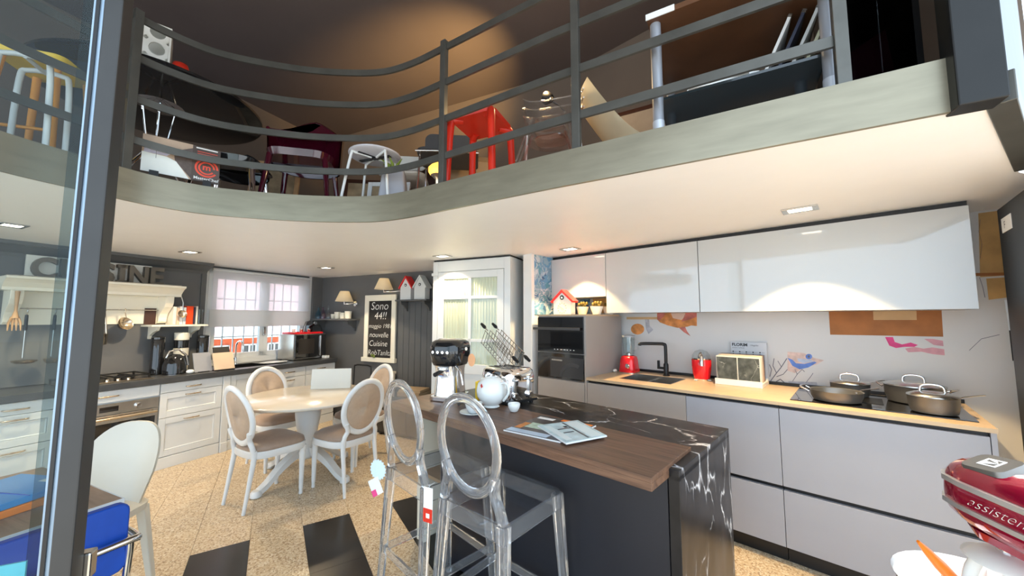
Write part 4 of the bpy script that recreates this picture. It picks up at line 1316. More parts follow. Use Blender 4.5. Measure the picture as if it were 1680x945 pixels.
solo(MB().tube(spline([(0, -.05, .012), (.03, -.02, .035), (.0, .02, .03), (-.04, .0, .02), (-.02, -.05, .035), (.04, -.05, .03), (.05, .02, .012)], 5), .010, 7), 'power_cord', M_BLACK, 'coiled black cord beside the teapot on the walnut bar', 'cord', FR, (-1.80, -1.285, IT), 0, smooth=60)
# cup and saucer
t = thing('saucer', 'white saucer on the walnut bar', 'saucer', FR, (-1.60, -1.387, IT))
MB().lathe([(.03, 0), (.045, .003), (.078, .014), (.076, .017), (.04, .006)], 28).build('dish', M_CHINA, t, smooth=60)
t = thing('coffee_cup', 'white coffee cup standing on the saucer', 'cup', FR, (-1.60, -1.387, IT + .007))
MB().lathe([(.022, 0), (.028, .004), (.042, .03), (.05, .056), (.047, .056), (.038, .03), (.02, .008)], 24).build('cup_body', M_CHINA, t, smooth=60)
MB().tube(spline([(.038, -.015, .045), (.062, -.025, .045), (.064, -.027, .025), (.036, -.015, .018)], 4), .005, 8).build('handle', mat('lilac', (.5, .5, .75), .3, var=0), t, smooth=60)
t = thing('egg_cup', 'small white egg cup shaped pot beside the toaster', 'egg cup', FR, (-1.472, -1.19, IT))
MB().lathe([(.018, 0), (.022, .003), (.034, .025), (.036, .045), (.033, .048), (.028, .03)], 20).build('cup_body', M_CHINA, t, smooth=60)
# toaster with two wire racks
t = thing('toaster', 'chrome four-slot toaster on the island behind the teapot', 'toaster', FR, (-1.735, -.965, .902), R(-8))
t.scale = (1, 1, 1.12)
MB().box(-.15, -.13, .012, .15, .13, .03).build('base', M_BLACK, t, bevel=.004)
rings = []
for z, s in ((.03, .97), (.06, 1.0), (.15, 1.0), (.185, .95), (.20, .82)):
    rings.append([(x, y, z) for x, y in rrect(.31 * s, .27 * s, .07 * s, 6)])
MB().loft(rings).build('chrome_shell', M_CHROME, t, smooth=60)
for y in (-.07, -.025, .02, .065):
    MB().box(-.11, y - .010, .196, .11, y + .010, .2015).build('slot', M_BLACK, t)
for x, y in ((.155, -.07), (.155, .05)):
    MB().box(x, y - .006, .06, x + .012, y + .006, .16).build('lever_slot', M_STEEL, t)
    MB().sph((x + .02, y, .145), (.016, .02, .010), 12, 8).build('lever', M_CHROME, t, smooth=60)
    m = MB(); m.M = Matrix.Translation((x, y, .055)) @ Matrix.Rotation(PI / 2, 4, 'Y'); m.lathe([(.022, 0), (.022, .015), (.016, .022)], 16)
    m.build('dial', M_CHROME, t, smooth=40)
for a in (-.12, .12):
    for b in (-.10, .10):
        MB().cyl((a, b, 0), (a, b, .014), .014, n=10).build('foot', M_BLACK, t)
def rack(y, label):
    t = thing('bread_rack', label, 'rack', FR, (-1.735, -.965, .902 + .213), R(-8), 'wire bread racks in the toaster')
    Mx = Matrix.Translation((0, y, .035)) @ Matrix.Rotation(R(30), 4, 'Y')
    m = MB(); m.M = Mx
    for yy in (-.022, .022):
        m.tube([(-.26, yy, .10), (.035, yy, .10)], .003, 6)
        m.tube([(-.26, yy, .0), (.035, yy, .0)], .003, 6)
    m.build('rim_wire', M_STEEL, t, smooth=60)
    for k in range(10):
        x = -.255 + k * .032
        m = MB(); m.M = Mx
        m.tube([(x, -.022, .10), (x, -.022, 0), (x, .022, 0), (x, .022, .10)], .0022, 5)
        m.build('wire', M_STEEL, t, smooth=60)
    for x0, x1 in ((-.26, -.35), (.035, .125)):
        m = MB(); m.M = Mx
        m.tube([(x0, 0, .10), ((x0 * 2 + x1) / 3, 0, .10)], .004, 6)
        m.build('stem', M_STEEL, t, smooth=60)
        m = MB(); m.M = Mx
        m.tube([((x0 * 2 + x1) / 3, 0, .10), ((x0 + x1) / 2, 0, .10), (x1, 0, .10)], [.008, .013, .009], 10)
        m.build('grip', M_BLACK, t, smooth=60)
rack(-.045, 'wire bread rack with black grips in the slots facing the teapot')
rack(.055, 'wire bread rack with black grips in the slots facing the kitchen wall')
# magazines
def magazine(corners, z, label, mt, th=.006):
    t = thing('magazine', label, 'magazine', FR, (0, 0, 0), 0, 'magazines on the walnut bar')
    c = [Vector((x, y, 0)) for x, y in corners]
    bot = [(p.x, p.y, z) for p in c]
    top = [(p.x, p.y, z + th) for p in c]
    MB().loft([bot, top]).build('page_block', M_PAPER, t)
    mid = sum(c, Vector()) / 4
    cv = [mid + (p - mid) * .985 for p in c]
    MB().loft([[(p.x, p.y, z + th) for p in cv], [(p.x, p.y, z + th + .0012) for p in cv]]).build('cover', mt, t)
    return t, c, z + th + .0013
def on_mag(c, u, v):
    return c[0] * (1 - u) * (1 - v) + c[1] * u * (1 - v) + c[2] * u * v + c[3] * (1 - u) * v
def patch(t, c, z, u0, v0, u1, v1, mt, name='cover_picture'):
    q = [on_mag(c, u, v) for u, v in ((u0, v0), (u1, v0), (u1, v1), (u0, v1))]
    MB().loft([[(p.x, p.y, z) for p in q], [(p.x, p.y, z + .0004) for p in q]]).build(name, mt, t)
FRI = FR.inverted()
def isl(x, y, z=IT):
    p = FRI @ pz(x, y, z)
    return (p.x, p.y)
mag_dark = mat('mag_dark', (.055, .05, .055), .3, var=.5, scale=16)
t, c, z = magazine([isl(826, 707), isl(919, 727), isl(978, 700), isl(888, 683)], IT, 'dark covered magazine with orange title lying under the pale brochure', mag_dark)
patch(t, c, z, .02, .02, .75, .16, mat('mag_blue', (.45, .58, .72), .3))
patch(t, c, z, .15, .30, .5, .55, mat('mag_green', (.45, .58, .46), .35, var=.3, scale=40))
patch(t, c, z, .04, .2, .16, .5, M_PRORANGE)
patch(t, c, z, .55, .45, .72, .6, M_SAND)
patch(t, c, z, .05, .80, .35, .90, M_PAPER, 'cover_line')
patch(t, c, z, .45, .88, .97, .97, M_ORANGE, 'cover_title')
t, c, z = magazine([isl(882, 703), isl(929, 733), isl(996, 720), isl(948, 694)], IT + .0085, 'pale blue brochure with kitchen picture lying on the dark magazine', mat('brochure', (.50, .66, .70), .3, var=.2, scale=25))
patch(t, c, z, .05, .55, .95, .60, mat('bro_dark', (.07, .10, .12), .35))
patch(t, c, z, .35, .25, .40, .55, mat('bro_dark', (.07, .10, .12), .35))
patch(t, c, z, .55, .25, .60, .50, mat('bro_dark', (.07, .10, .12), .35))
patch(t, c, z, .08, .65, .95, .92, mat('bro_pale', (.68, .80, .82), .3))
patch(t, c, z, .1, .08, .9, .22, mat('bro_pale', (.68, .80, .82), .3))
patch(t, c, z, .25, .45, .33, .53, M_BLACK)

# ---- clear bar stools
def make_stool(label):
    t = thing('bar_stool', label, 'stool', FR, (0, 0, 0), 0, 'clear bar stools at the island')
    SH = .71
    hw, hd = .185, .19
    MB().loft([[(x, y, SH - .012) for x, y in rrect(2 * hw, 2 * hd, .03, 4)], [(x, y, SH) for x, y in rrect(2 * hw, 2 * hd, .03, 4)]]).build('seat', M_GHOSTPANEL, t, bevel=.003)
    for (x0, y0), (x1, y1) in (((-hw, -hd), (hw, -hd)), ((-hw, hd), (hw, hd)), ((-hw, -hd), (-hw, hd)), ((hw, -hd), (hw, hd))):
        a, b = Vector((x0, y0, 0)) * .95, Vector((x1, y1, 0)) * .95
        m = MB().bar((a.x, a.y, SH - .045), (b.x, b.y, SH - .045), .010, .065)
        m.build('apron', M_GHOST, t)
    for sx in (-1, 1):
        for sy in (-1, 1):
            m = MB()
            m.bar((sx * (hw - .018), sy * (hd - .018), SH - .014), (sx * (hw + .018), sy * (hd + .02), 0), .042, .042, .026, .026)
            m.build('leg', M_GHOST, t, bevel=.004)
    for (x0, y0), (x1, y1), z in (((-1, -1), (1, -1), .30), ((-1, 1), (1, 1), .27), ((-1, -1), (-1, 1), .30), ((1, -1), (1, 1), .30)):
        k = .585
        m = MB().bar((x0 * (hw + .003), y0 * (hd + .003), z), (x1 * (hw + .003), y1 * (hd + .003), z), .012, .034)
        m.build('stretcher', M_GHOST, t)
    # curved stiles from the rear corners into the oval back
    zc, rx, rz = .955, .160, .185
    yb = lambda z: -hd + .012 - .10 * max(0, (z - SH)) ** 1.1 * 1.2
    for s in (-1, 1):
        pts = spline([(s * (hw - .018), -hd + .016, SH - .01), (s * (hw - .030), yb(.75), .75), (s * (hw - .05), yb(.80), .80), (s * .142, yb(.86), .86)], 4)
        m = MB().tube(pts, .020, 4)
        m.build('back_stile', M_GHOST, t, smooth=40)
    P = lambda a, s=1.0: (rx * s * math.cos(a), yb(zc + rz * s * math.sin(a)), zc + rz * s * math.sin(a))
    MB().tube([P(2 * PI * k / 40) for k in range(40)], .020, 8, closed=True, flat=.8).build('back_ring', M_GHOST, t, smooth=60)
    rings = []
    for d in (-.003, .003):
        rings.append([(P(2 * PI * k / 36, .93)[0], P(2 * PI * k / 36, .93)[1] + d, P(2 * PI * k / 36, .93)[2]) for k in range(36)])
    MB().loft(rings).build('back_panel', M_GHOSTPANEL, t)
    return t
st = make_stool('clear plastic bar stool with oval back and a red and white price tag')
place(st, FR, (-1.155, -1.612, 0), R(2))
dup(st, FR, (-1.61, -1.612, 0), R(-3), 'clear plastic bar stool with oval back and a starburst sticker')
t = thing('price_tag', 'white price tag with red panel hanging on the bar stool', 'tag', FR, (-1.360, -1.845, .60), R(15))
MB().box(-.024, -.001, 0, .024, .001, .14).build('tag_card', M_PAPER, t)
MB().box(-.024, -.0025, 0, .024, -.001, .055).build('red_panel', M_REDPL, t)
MB().box(-.008, -.0035, .018, .010, -.0025, .036).build('logo_mark', M_PAPER, t)
MB().tube([(0, 0, .138), (.004, .01, .148), (.01, .03, .15)], .001, 5).build('string', M_WHITELAC, t)
t = thing('starburst_tag', 'pale blue starburst card and pink label hanging on the bar stool', 'tag', FR, (-1.785, -1.85, .60), R(20))
star = []
for k in range(36):
    r = .052 if k % 2 else .044
    star.append((r * math.cos(2 * PI * k / 36), .10 + r * math.sin(2 * PI * k / 36)))
MB().prism(star, -.001, .001, 'y').build('starburst', mat('tag_pale_blue', (.62, .76, .86), .5), t)
m = MB(); m.M = Matrix.Rotation(R(-30), 4, 'Y'); m.box(-.035, -.003, -.02, .035, -.001, .06); m.build('label_card', M_PAPER, t)
m = MB(); m.M = Matrix.Rotation(R(-30), 4, 'Y'); m.box(-.035, -.005, -.02, -.005, -.003, .01); m.build('pink_panel', M_PRPINK, t)

# ================================================================== MODERN KITCHEN (frame FR: x along the run, y into the wall)
def rp(x, y, plane):
    """point of the photo on the plane y = plane of the kitchen frame -> (x, z)"""
    a = FRI @ Vector((0, 0, EYE))
    b = FRI @ px(x, y, 1.0)
    k = (plane - a.y) / (b.y - a.y)
    p = a + (b - a) * k
    return p.x, p.z

# prints on the wallpaper behind the worktop (flat print on the wall)
def pr(name, pts, mt, lvl=1):
    poly = [rp(x, y, .70) for x, y in pts]
    MB().prism(poly, .70, .70 - .0006 * lvl, 'y').build(name, mt, wr)
pr('printed_square', [(1359, 500), (1544, 498), (1547.5, 552.5), (1362, 549)], M_RUST)
pr('printed_square', [(1432, 500), (1503, 500), (1504, 525), (1433, 525)], M_SAND, 2)
pr('printed_square', [(1605, 350), (1636, 346), (1648, 452), (1608, 455)], M_OCHRE)
pr('printed_band', [(1600, 448), (1650, 447), (1651, 452), (1601, 453)], M_RUST, 2)
pr('printed_square', [(1618, 457), (1651, 455), (1653, 488), (1622, 492)], M_OCHRE)
pr('printed_ribbon', [(1452, 553), (1465, 553), (1468, 561), (1480, 565), (1494, 562), (1506, 566), (1500, 569), (1484, 569), (1470, 571), (1459, 567)], M_PRPINK)
pr('printed_ribbon', [(1485, 572), (1500, 569), (1515, 572), (1530, 570), (1549, 573), (1550, 583), (1530, 581), (1512, 577), (1490, 578)], M_PRLPINK)
pr('printed_ribbon', [(1516, 556), (1530, 556), (1547, 559), (1548, 568), (1532, 566)], M_PRLPINK)
pr('printed_fish', [(1078, 508), (1143, 508), (1143.5, 535), (1134, 534), (1128, 536), (1112, 538), (1096, 534), (1083, 529), (1078, 524)], M_PRORANGE)
pr('printed_fish_gill', [(1078, 510), (1092, 510), (1090, 518), (1084, 524), (1079, 525)], M_PRRED, 2)
pr('printed_fish_belly', [(1100, 512), (1122, 510), (1126, 518), (1118, 525), (1104, 522)], mat('print_peach', (.72, .52, .42), .6, var=.1), 2)
pr('printed_fish_stripe', [(1126, 512), (1143, 510), (1143, 520), (1132, 524), (1118, 528)], M_PRRED, 2)
pr('printed_fin', [(1113, 537), (1124, 536), (1127, 543), (1133, 551.5), (1122, 545)], M_PRRED)
pr('printed_band', [(1028, 520), (1078, 520), (1078, 524), (1028, 524)], M_SAND)
pr('printed_shell', [(1046 + 11 * math.cos(k * PI / 8), 540 + 9 * math.sin(k * PI / 8)) for k in range(16)], M_PRORANGE)
pr('printed_feather', [(1058, 524), (1065, 524), (1066, 535), (1072, 541), (1064, 548), (1060, 540)], M_PRGREY)
pr('printed_bird', [(1292, 577), (1318, 579), (1336, 587), (1352, 591), (1340, 598), (1322, 602), (1304, 612), (1292, 608)], mat('print_pale_peach', (.66, .50, .45), .6, var=.2, scale=30))
pr('printed_bird_wing', [(1292, 587), (1300, 590), (1306, 596), (1320, 597), (1336, 593), (1340, 595), (1326, 603), (1312, 606), (1300, 600)], M_PRBLUE, 2)
pr('printed_bird_back', [(1308, 588), (1330, 590), (1334, 593), (1318, 596), (1310, 593)], M_PRLBLUE, 3)
pr('printed_eye', [(1327 + 5.5 * math.cos(k * PI / 6), 585 + 4.5 * math.sin(k * PI / 6)) for k in range(12)], M_PRBLUE, 3)
pr('printed_pupil', [(1327 + 2 * math.cos(k * PI / 4), 585 + 2 * math.sin(k * PI / 4)) for k in range(8)], M_PRINK, 4)
pr('printed_rock', [(1293, 625), (1340, 627), (1342, 636), (1296, 633)], M_PRGREY)
def twig(pts, w=1.0):
    for (x0, y0), (x1, y1) in zip(pts, pts[1:]):
        L = math.hypot(x1 - x0, y1 - y0)
        nx, ny = -(y1 - y0) / L * w / 2, (x1 - x0) / L * w / 2
        pr('printed_twig', [(x0 + nx, y0 + ny), (x1 + nx, y1 + ny), (x1 - nx, y1 - ny), (x0 - nx, y0 - ny)], M_PRINK)
twig([(1262, 628), (1274, 612), (1282, 602), (1291, 588)], 1.5)
twig([(1274, 612), (1268, 600), (1270, 588)], 1.2)
twig([(1282, 602), (1276, 592)], 1.0)
twig([(1263, 618), (1266, 606), (1262, 598)], 1.2)
twig([(1274, 618), (1285, 614), (1292, 606)], 1.2)
twig([(1266, 631), (1280, 622), (1292, 632)], 1.5)
twig([(1300, 626), (1308, 614), (1304, 606)], 1.0)
twig([(1308, 614), (1316, 606), (1320, 610)], 1.0)
twig([(1322, 628), (1330, 618), (1334, 612)], 1.0)
twig([(1608, 360), (1606, 380), (1611, 400), (1608, 425)], 1.0)
twig([(1607, 455), (1612, 470), (1616, 488)], 1.0)
# cable sagging over the wall at the right
twig([(1590, 575), (1610, 556), (1640, 549)], .9)

# oven column
t = thing('oven_column', 'greige tall column with black glass built-in ovens at the start of the kitchen run', 'oven', FR, (-2.26, 0, 0))
W_ = .54
MB().box(0, .022, 0, W_ - .02, .60, 1.472).build('body', M_GREIGE, t)
MB().box(W_ - .02, 0, 0, W_, .66, 1.472).build('side_panel', M_GREIGE, t)
MB().box(0, 0, 1.472, W_, .62, 1.487).build('top_board', M_WTOP, t)
MB().box(.004, 0, .10, W_ - .024, .02, .895).build('drawer_front', M_GREIGE, t, bevel=.0015)
MB().box(.006, -.002, 1.140, W_ - .024, .02, 1.462).build('oven_door', M_BLKGLASS, t, bevel=.002)
MB().box(.16, -.004, 1.18, W_ - .03, -.002, 1.33).build('oven_window', mat('oven_win', (.004, .004, .005), .05, var=0), t)
h = MB().box(-.02, -.045, 1.345, W_ - .04, -.032, 1.368)
h.box(.02, -.032, 1.348, .04, 0, 1.365).box(W_ - .1, -.032, 1.348, W_ - .08, 0, 1.365)
h.build('oven_handle', mat('anthracite', (.10, .10, .105), .35, .6), t, bevel=.002)
MB().box(.004, -.002, .905, W_ - .024, .02, 1.132).build('coffee_centre', M_BLKGLASS, t, bevel=.002)
MB().box(.155, -.003, .92, W_ - .03, -.0015, 1.10).build('centre_window', mat('grey_glass', (.05, .05, .052), .1, var=0), t)
MB().prism([(.40 + .14 * math.cos(R(a)), .925 + .13 * math.sin(R(a))) for a in range(60, 181, 12)] + [(.40 + .11 * math.cos(R(a)), .925 + .10 * math.sin(R(a))) for a in range(180, 59, -12)], -.005, -.003, 'y').build('painted_reflection', mat('reflection_grey', (.07, .07, .073), .3, .3), t)  # round reflection on the black glass, drawn as a flat grey arc
for k in range(7):
    MB().box(.20 + k * .035, -.0055, 1.165, .212 + k * .035 + (.012 if k in (2, 3) else 0), -.004, 1.171).build('touch_key', M_PAPER, t)
MB().box(.17, -.0045, 1.065, .29, -.003, 1.078).build('chrome_trim', M_STEEL, t)

# base units
def drawer_unit(x0, x1, label, mt):
    t = thing('drawer_unit', label, 'cabinet', FR, (x0, 0, 0), 0, 'handleless drawer units of the modern kitchen')
    w_ = x1 - x0
    MB().box(.002, .03, .09, w_ - .002, .66, .92 if False else .745).build('carcass', M_BLACK, t)
    MB().box(.002, .055, 0, w_ - .002, .6, .09).build('plinth', M_BLACK, t)
    MB().box(.0015, 0, .45, w_ - .0015, .028, .903).build('drawer_front', mt, t, bevel=.0015)
    MB().box(.0015, 0, .10, w_ - .0015, .028, .425).build('drawer_front', mt, t, bevel=.0015)
    MB().box(.002, .026, .42, w_ - .002, .032, .46).build('grip_channel', M_BLACK, t)
    MB().box(.002, .026, .745, w_ - .002, .034, .924).build('top_channel', M_BLACK, t)
    return t
drawer_unit(-1.718, -.915, 'greige handleless drawer unit under the steel sink', M_GREIGE)
drawer_unit(-.915, -.377, 'greige handleless drawer unit under the stone sample stand', M_GREIGE2)
drawer_unit(-.377, .424, 'wide grey handleless drawer unit under the glass hob', M_GREIGE2)
solo(MB().box(0, 0, 0, .018, .66, .924), 'end_panel', M_GREIGE2, 'slim grey end panel closing the kitchen run by the white wall', 'panel', FR, (.425, 0, 0))
mb = MB()
SX0, SX1, SY0, SY1 = -1.50, -1.07, .15, .50
mb.box(-1.718, -.012, .925, SX0, .697, .945).box(SX1, -.012, .925, .447, .697, .945).box(SX0, -.012, .925, SX1, SY0, .945).box(SX0, SY1, .925, SX1, .697, .945)
solo(mb, 'sand_worktop', M_WTOP, 'thin sand coloured worktop over the handleless drawer units', 'worktop', FR)
solo(MB().box(-1.715, .684, 0, .445, .6965, .022), 'wall_profile', M_BLACK, 'black sealing strip where sand worktop meets the printed wall', 'strip', FR, (0, 0, .9455))
t = thing('sink', 'rectangular steel sink with brown tint in the sand worktop', 'sink', FR, ((SX0 + SX1) / 2, (SY0 + SY1) / 2, .945))
a, b = (SX1 - SX0) / 2 - .0015, (SY1 - SY0) / 2 - .0015
MB().box(-a, -b, -.165, a, b, -.16).box(-a, -b, -.16, -a + .006, b, .001).box(a - .006, -b, -.16, a, b, .001).box(-a, -b, -.16, a, -b + .006, .001).box(-a, b - .006, -.16, a, b, .001).box(-.05, -b, -.16, -.035, b, -.03).build('basin', M_STEEL, t)
MB().box(.02, b - .008, -.10, .08, b - .0055, -.06).build('maker_plate', M_BRASS, t)
t = thing('black_faucet', 'matt black angular faucet behind the steel sink', 'faucet', FR, (-1.255, .56, .9455))
MB().lathe([(.028, 0), (.028, .008), (.021, .012), (.021, .10), (.016, .11)], 20).build('base', M_BLACK, t, smooth=40)
MB().tube(spline([(0, 0, .10), (0, 0, .255), (-.012, -.008, .275), (-.04, -.03, .28), (-.16, -.13, .28), (-.175, -.14, .265)], 5), .014, 12).build('spout', M_BLACK, t, smooth=60)
MB().box(-.075, -.012, .055, -.01, .012, .075).box(-.075, -.010, .055, -.055, .010, .13).build('lever', M_BLACK, t, bevel=.003)
# glass hob
t = thing('glass_hob', 'black glass induction hob set in the sand worktop', 'hob', FR, (.04, .37, .9455))
MB().box(-.37, -.27, 0, .37, .27, .005).build('glass_top', M_BLKGLASS, t, bevel=.002)
MB().box(-.05, -.10, .005, .05, .12, .007).build('extractor_grille', M_DARKMETAL, t, bevel=.001)
HZ = .9525
def handle_tube(p0, p1, r=.006):
    p0, p1 = Vector(p0), Vector(p1)
    m = (p0 + p1) / 2 + Vector((0, 0, .008))
    return MB().tube(spline([p0, p0 + (p1 - p0) * .15 + Vector((0, 0, .01)), m, p1], 4), [r * 1.3] * 4 + [r] * 4 + [r * 1.1] * 5, 10, flat=.6)
def pan(x, y, r, h_, label, lid=False, handle=None, loops=(), open_=True, rz=0):
    t = thing('cooking_pan', label, 'pan', FR, (x, y, HZ), rz, 'grey cookware on the glass hob')
    pr_ = [(r * .80, 0), (r * .9, .004), (r * .98, h_ * .5), (r, h_), (r * 1.02, h_ + .003), (r * .97, h_), (r * .94, h_ * .5), (r * .85, .008)]
    MB().lathe(pr_, 36).build('pan_body', M_GRAPH, t, smooth=50)
    if lid:
        MB().lathe([(r * 1.03, h_ + .004), (r * 1.02, h_ + .010), (r * .7, h_ + .022), (r * .25, h_ + .028), (.01, h_ + .029)], 36).build('lid', M_STEEL, t, smooth=60)
        MB().tube(spline([(-.045, 0, h_ + .026), (-.038, 0, h_ + .055), (.0, 0, h_ + .064), (.038, 0, h_ + .055), (.045, 0, h_ + .026)], 4), .007, 8).build('lid_handle', M_CHROME, t, smooth=60)
    if handle:
        dx, dy, L = handle
        n = Vector((dx, dy, 0)).normalized()
        handle_tube(n * r * .98 + Vector((0, 0, h_ * .75)), n * (r + L) + Vector((0, 0, h_ * .75 + L * .22))).build('handle', M_CHROME, t, smooth=60)
        MB().sph(n * (r + .006) + Vector((0, 0, h_ * .68)), (.016, .016, .018), 10, 8).build('handle_rivet', M_CHROME, t, smooth=60)
    for ang in loops:
        n = Vector((math.cos(ang), math.sin(ang), 0))
        s_ = Vector((-n.y, n.x, 0))
        c = Vector((0, 0, h_ * .8))
        pts = [n * r * .98 + s_ * .05 + c, n * (r + .035) + s_ * .045 + c + Vector((0, 0, .02)), n * (r + .045) + c + Vector((0, 0, .024)), n * (r + .035) - s_ * .045 + c + Vector((0, 0, .02)), n * r * .98 - s_ * .05 + c]
        MB().tube(spline(pts, 4), .0055, 8).build('loop_handle', M_CHROME, t, smooth=60)
    return t
pan(-.115, .235, .125, .058, 'open grey saute pan with long steel handle at the hob corner', handle=(.75, .66, .13), loops=(PI * .98,))
pan(-.055, .50, .098, .075, 'lidded grey saucepan with long handle standing behind the open pan', lid=True, handle=(.62, .78, .13))
pan(.23, .495, .130, .095, 'largest lidded grey pot with two loop handles on the hob', lid=True, loops=(PI * .8, PI * -.15))
pan(.275, .205, .096, .082, 'small lidded grey saucepan in front of the largest pot', lid=True, handle=(.80, .60, .15))

# uppers
def upper(x0, x1, z0, label):
    t = thing('wall_cabinet', label, 'cabinet', FR, (x0, .30, z0), 0, 'glossy white wall cabinets')
    w_ = x1 - x0
    h_ = 2.062 - z0
    dp_ = .30 if z0 > 1.6 else .396
    MB().box(.002, .022, 0.0, w_ - .002, dp_, h_).build('carcass', M_GREIGE2, t)
    MB().box(.0015, 0, 0, w_ - .0015, .020, h_ - .004).build('door', M_GLOSSWHITE, t, bevel=.0012)
    MB().box(0.002, .03, h_, w_ - .002, dp_, 2.088 - z0).build('shadow_gap', M_BLACK, t)
    return t
upper(-2.312, -1.685, 1.655, 'short white wall cabinet over the niche with the red roofed clock')
upper(-1.683, -.884, 1.50, 'glossy white wall cabinet above the sink')
upper(-.882, .478, 1.50, 'widest glossy white wall cabinet above the hob')
pr('printed_square', [(951, 478), (968, 478), (968, 514), (951, 514)], M_BLUEWP)
pr('printed_square', [(972, 474), (996, 474), (996, 514), (974, 514)], M_OCHRE)

house_clock(-2.035, .13, 1.488, FR, 0, M_ROOFRED, 'cream cuckoo clock with red roof standing on the oven column', wd=.225, hb=.125, hp=.225, dp=.07, face=True)
for k, (x, lab) in enumerate(((954, 'white pot of succulents next to the cuckoo clock'), (979, 'white pot of succulents in the middle of the column niche'), (1000, 'white pot of succulents partly behind the glossy cabinet'))):
    rx_, rz_ = rp(x, 512, .30)
    t = thing('succulent_pot', lab, 'plant', FR, (min(rx_, -1.752), (.32, .30, .47)[k], 1.488), 0, 'succulents on the oven column')
    MB().lathe([(.035, 0), (.038, .003), (.062, .075), (.055, .075), (.04, .01)], 20).build('pot', M_WPLAST, t, smooth=50)
    for j in range(9):
        an = j * 2.4
        r_ = .012 * math.sqrt(j)
        MB().sph((r_ * math.cos(an) * 1.2, r_ * math.sin(an) * 1.2, .085 + .012 * (j % 3)), (.014, .014, .018), 8, 6).build('rosette', M_SUCC, t, smooth=60)

# blender
t = thing('blender', 'red retro blender with clear jug beside the steel sink', 'blender', FR, (-1.585, .53, .9455))
rings = []
for z, s in ((0.008, 1.05), (.02, 1.08), (.06, 1.0), (.12, .92), (.15, .80), (.158, .6)):
    rings.append([(x * s, y * s, z) for x, y in rrect(.15, .15, .04, 5)])
MB().loft(rings).build('motor_base', M_RED, t, smooth=50)
MB().prism([(x, y) for x, y in rrect(.14, .14, .04, 5)], 0, .008).build('base_ring', M_CHROME, t)
m = MB(); m.M = Matrix.Translation((.02, -.078, .068)) @ Matrix.Rotation(PI / 2, 4, 'X'); m.lathe([(.022, 0), (.022, .006), (.015, .014)], 20)
m.build('dial', M_CHROME, t, smooth=40)
MB().lathe([(.048, .158), (.050, .17), (.058, .33), (.055, .33), (.046, .175), (.02, .168)], 20).build('jug', M_CLEAR, t, smooth=40)
MB().lathe([(.06, .33), (.06, .345), (.02, .352)], 20).build('lid', mat('smoke_lid', (.35, .36, .38), .3, var=0), t, smooth=40)
MB().tube([(.055, -.01, .31), (.095, -.015, .305), (.098, -.015, .22), (.055, -.01, .205)], .008, 8).build('jug_handle', M_CLEAR, t, smooth=60)
MB().lathe([(.03, .16), (.025, .18), (.008, .19)], 12).build('blade_hub', M_CHROME, t, smooth=40)
solo(MB().sph((0, 0, .015), (.018, .03, .015), 12, 8), 'cable_plug', M_WPLAST, 'white cable plug lying behind the red blender', 'plug', FR, (-1.695, .46, .9455), smooth=60)
# citrus juicer
t = thing('citrus_juicer', 'red retro citrus juicer with chrome spout on the sand worktop', 'juicer', FR, (-.955, .53, .9455))
MB().lathe([(.05, 0), (.056, .008), (.056, .014)], 28).build('base_ring', M_CHROME, t, smooth=40)
MB().lathe([(.058, .014), (.068, .06), (.074, .12), (.074, .165), (.07, .17)], 32).build('motor_body', M_RED, t, smooth=50)
MB().lathe([(.074, .17), (.076, .18), (.05, .176), (.02, .19)], 28).build('juice_bowl', M_CHROME, t, smooth=40)
MB().lathe([(.028, .185), (.024, .205), (.012, .225), (.003, .23)], 16).build('reamer', M_CHROME, t, smooth=50)
MB().lathe([(.07, .178), (.066, .205), (.045, .235), (.01, .248)], 24, cap=False).build('dome_lid', M_CLEAR, t, smooth=60)
MB().tube(spline([(.02, -.02, .215), (.025, -.065, .205), (.027, -.085, .17), (.027, -.088, .125)], 4), [.012] * 5 + [.014] * 4 + [.016] * 4, 12).build('spout', M_CHROME, t, smooth=60)
for a in (0, 2.1, 4.2):
    MB().sph((.06 * math.cos(a), .06 * math.sin(a) - .01, .006), (.016, .012, .006), 10, 6).build('foot', M_WPLAST, t, smooth=60)
# stone sample stand
t = thing('sample_stand', 'white stone sample stand with printed header card on the sand worktop', 'display stand', FR, (-.675, .548, .9455))
MB().box(-.155, -.13, 0, .155, .12, .03).build('tray', M_WPLAST, t, bevel=.002)
MB().box(-.155, -.13, .03, .155, -.122, .045).box(-.155, .112, .03, .155, .12, .045).build('tray_lip', M_WPLAST, t)
MB().box(-.09, .122, 0, .155, .130, .315).build('back_card', mat('card_grey', (.62, .63, .66), .5), t)
text('FLORIM', .032, M_BLACK, t, (-.082, .1205, .283), (PI / 2, 0, 0), align='LEFT', offset=.0012)
text('ceramic surfaces', .013, M_BLACK, t, (-.082, .1205, .265), (PI / 2, 0, 0), align='LEFT')
text('I Magnifici', .014, M_BLACK, t, (.045, .1205, .287), (PI / 2, 0, 0), align='LEFT')
for j in range(2):
    for k in range(5):
        MB().box(-.08 + k * .046, .1205, .215 + j * .018, -.07 + k * .046, .1215, .224 + j * .018).build('printed_icon', M_BLACK, t)
        MB().box(-.066 + k * .046, .1205, .217 + j * .018, -.046 + k * .046, .1215, .221 + j * .018).build('printed_line', M_PRGREY, t)
slab_mt = marble('green_stone', (.045, .05, .045), (.42, .43, .40), .35, 3.0)
zsl = .9455 + .0305
cols = [slab_mt, M_WPLAST, M_CREAM, mat('stone_beige', (.62, .52, .38), .4), mat('stone_tan', (.52, .36, .24), .4), mat('stone_rose', (.46, .28, .22), .4), mat('stone_dark', (.04, .03, .03), .4)]
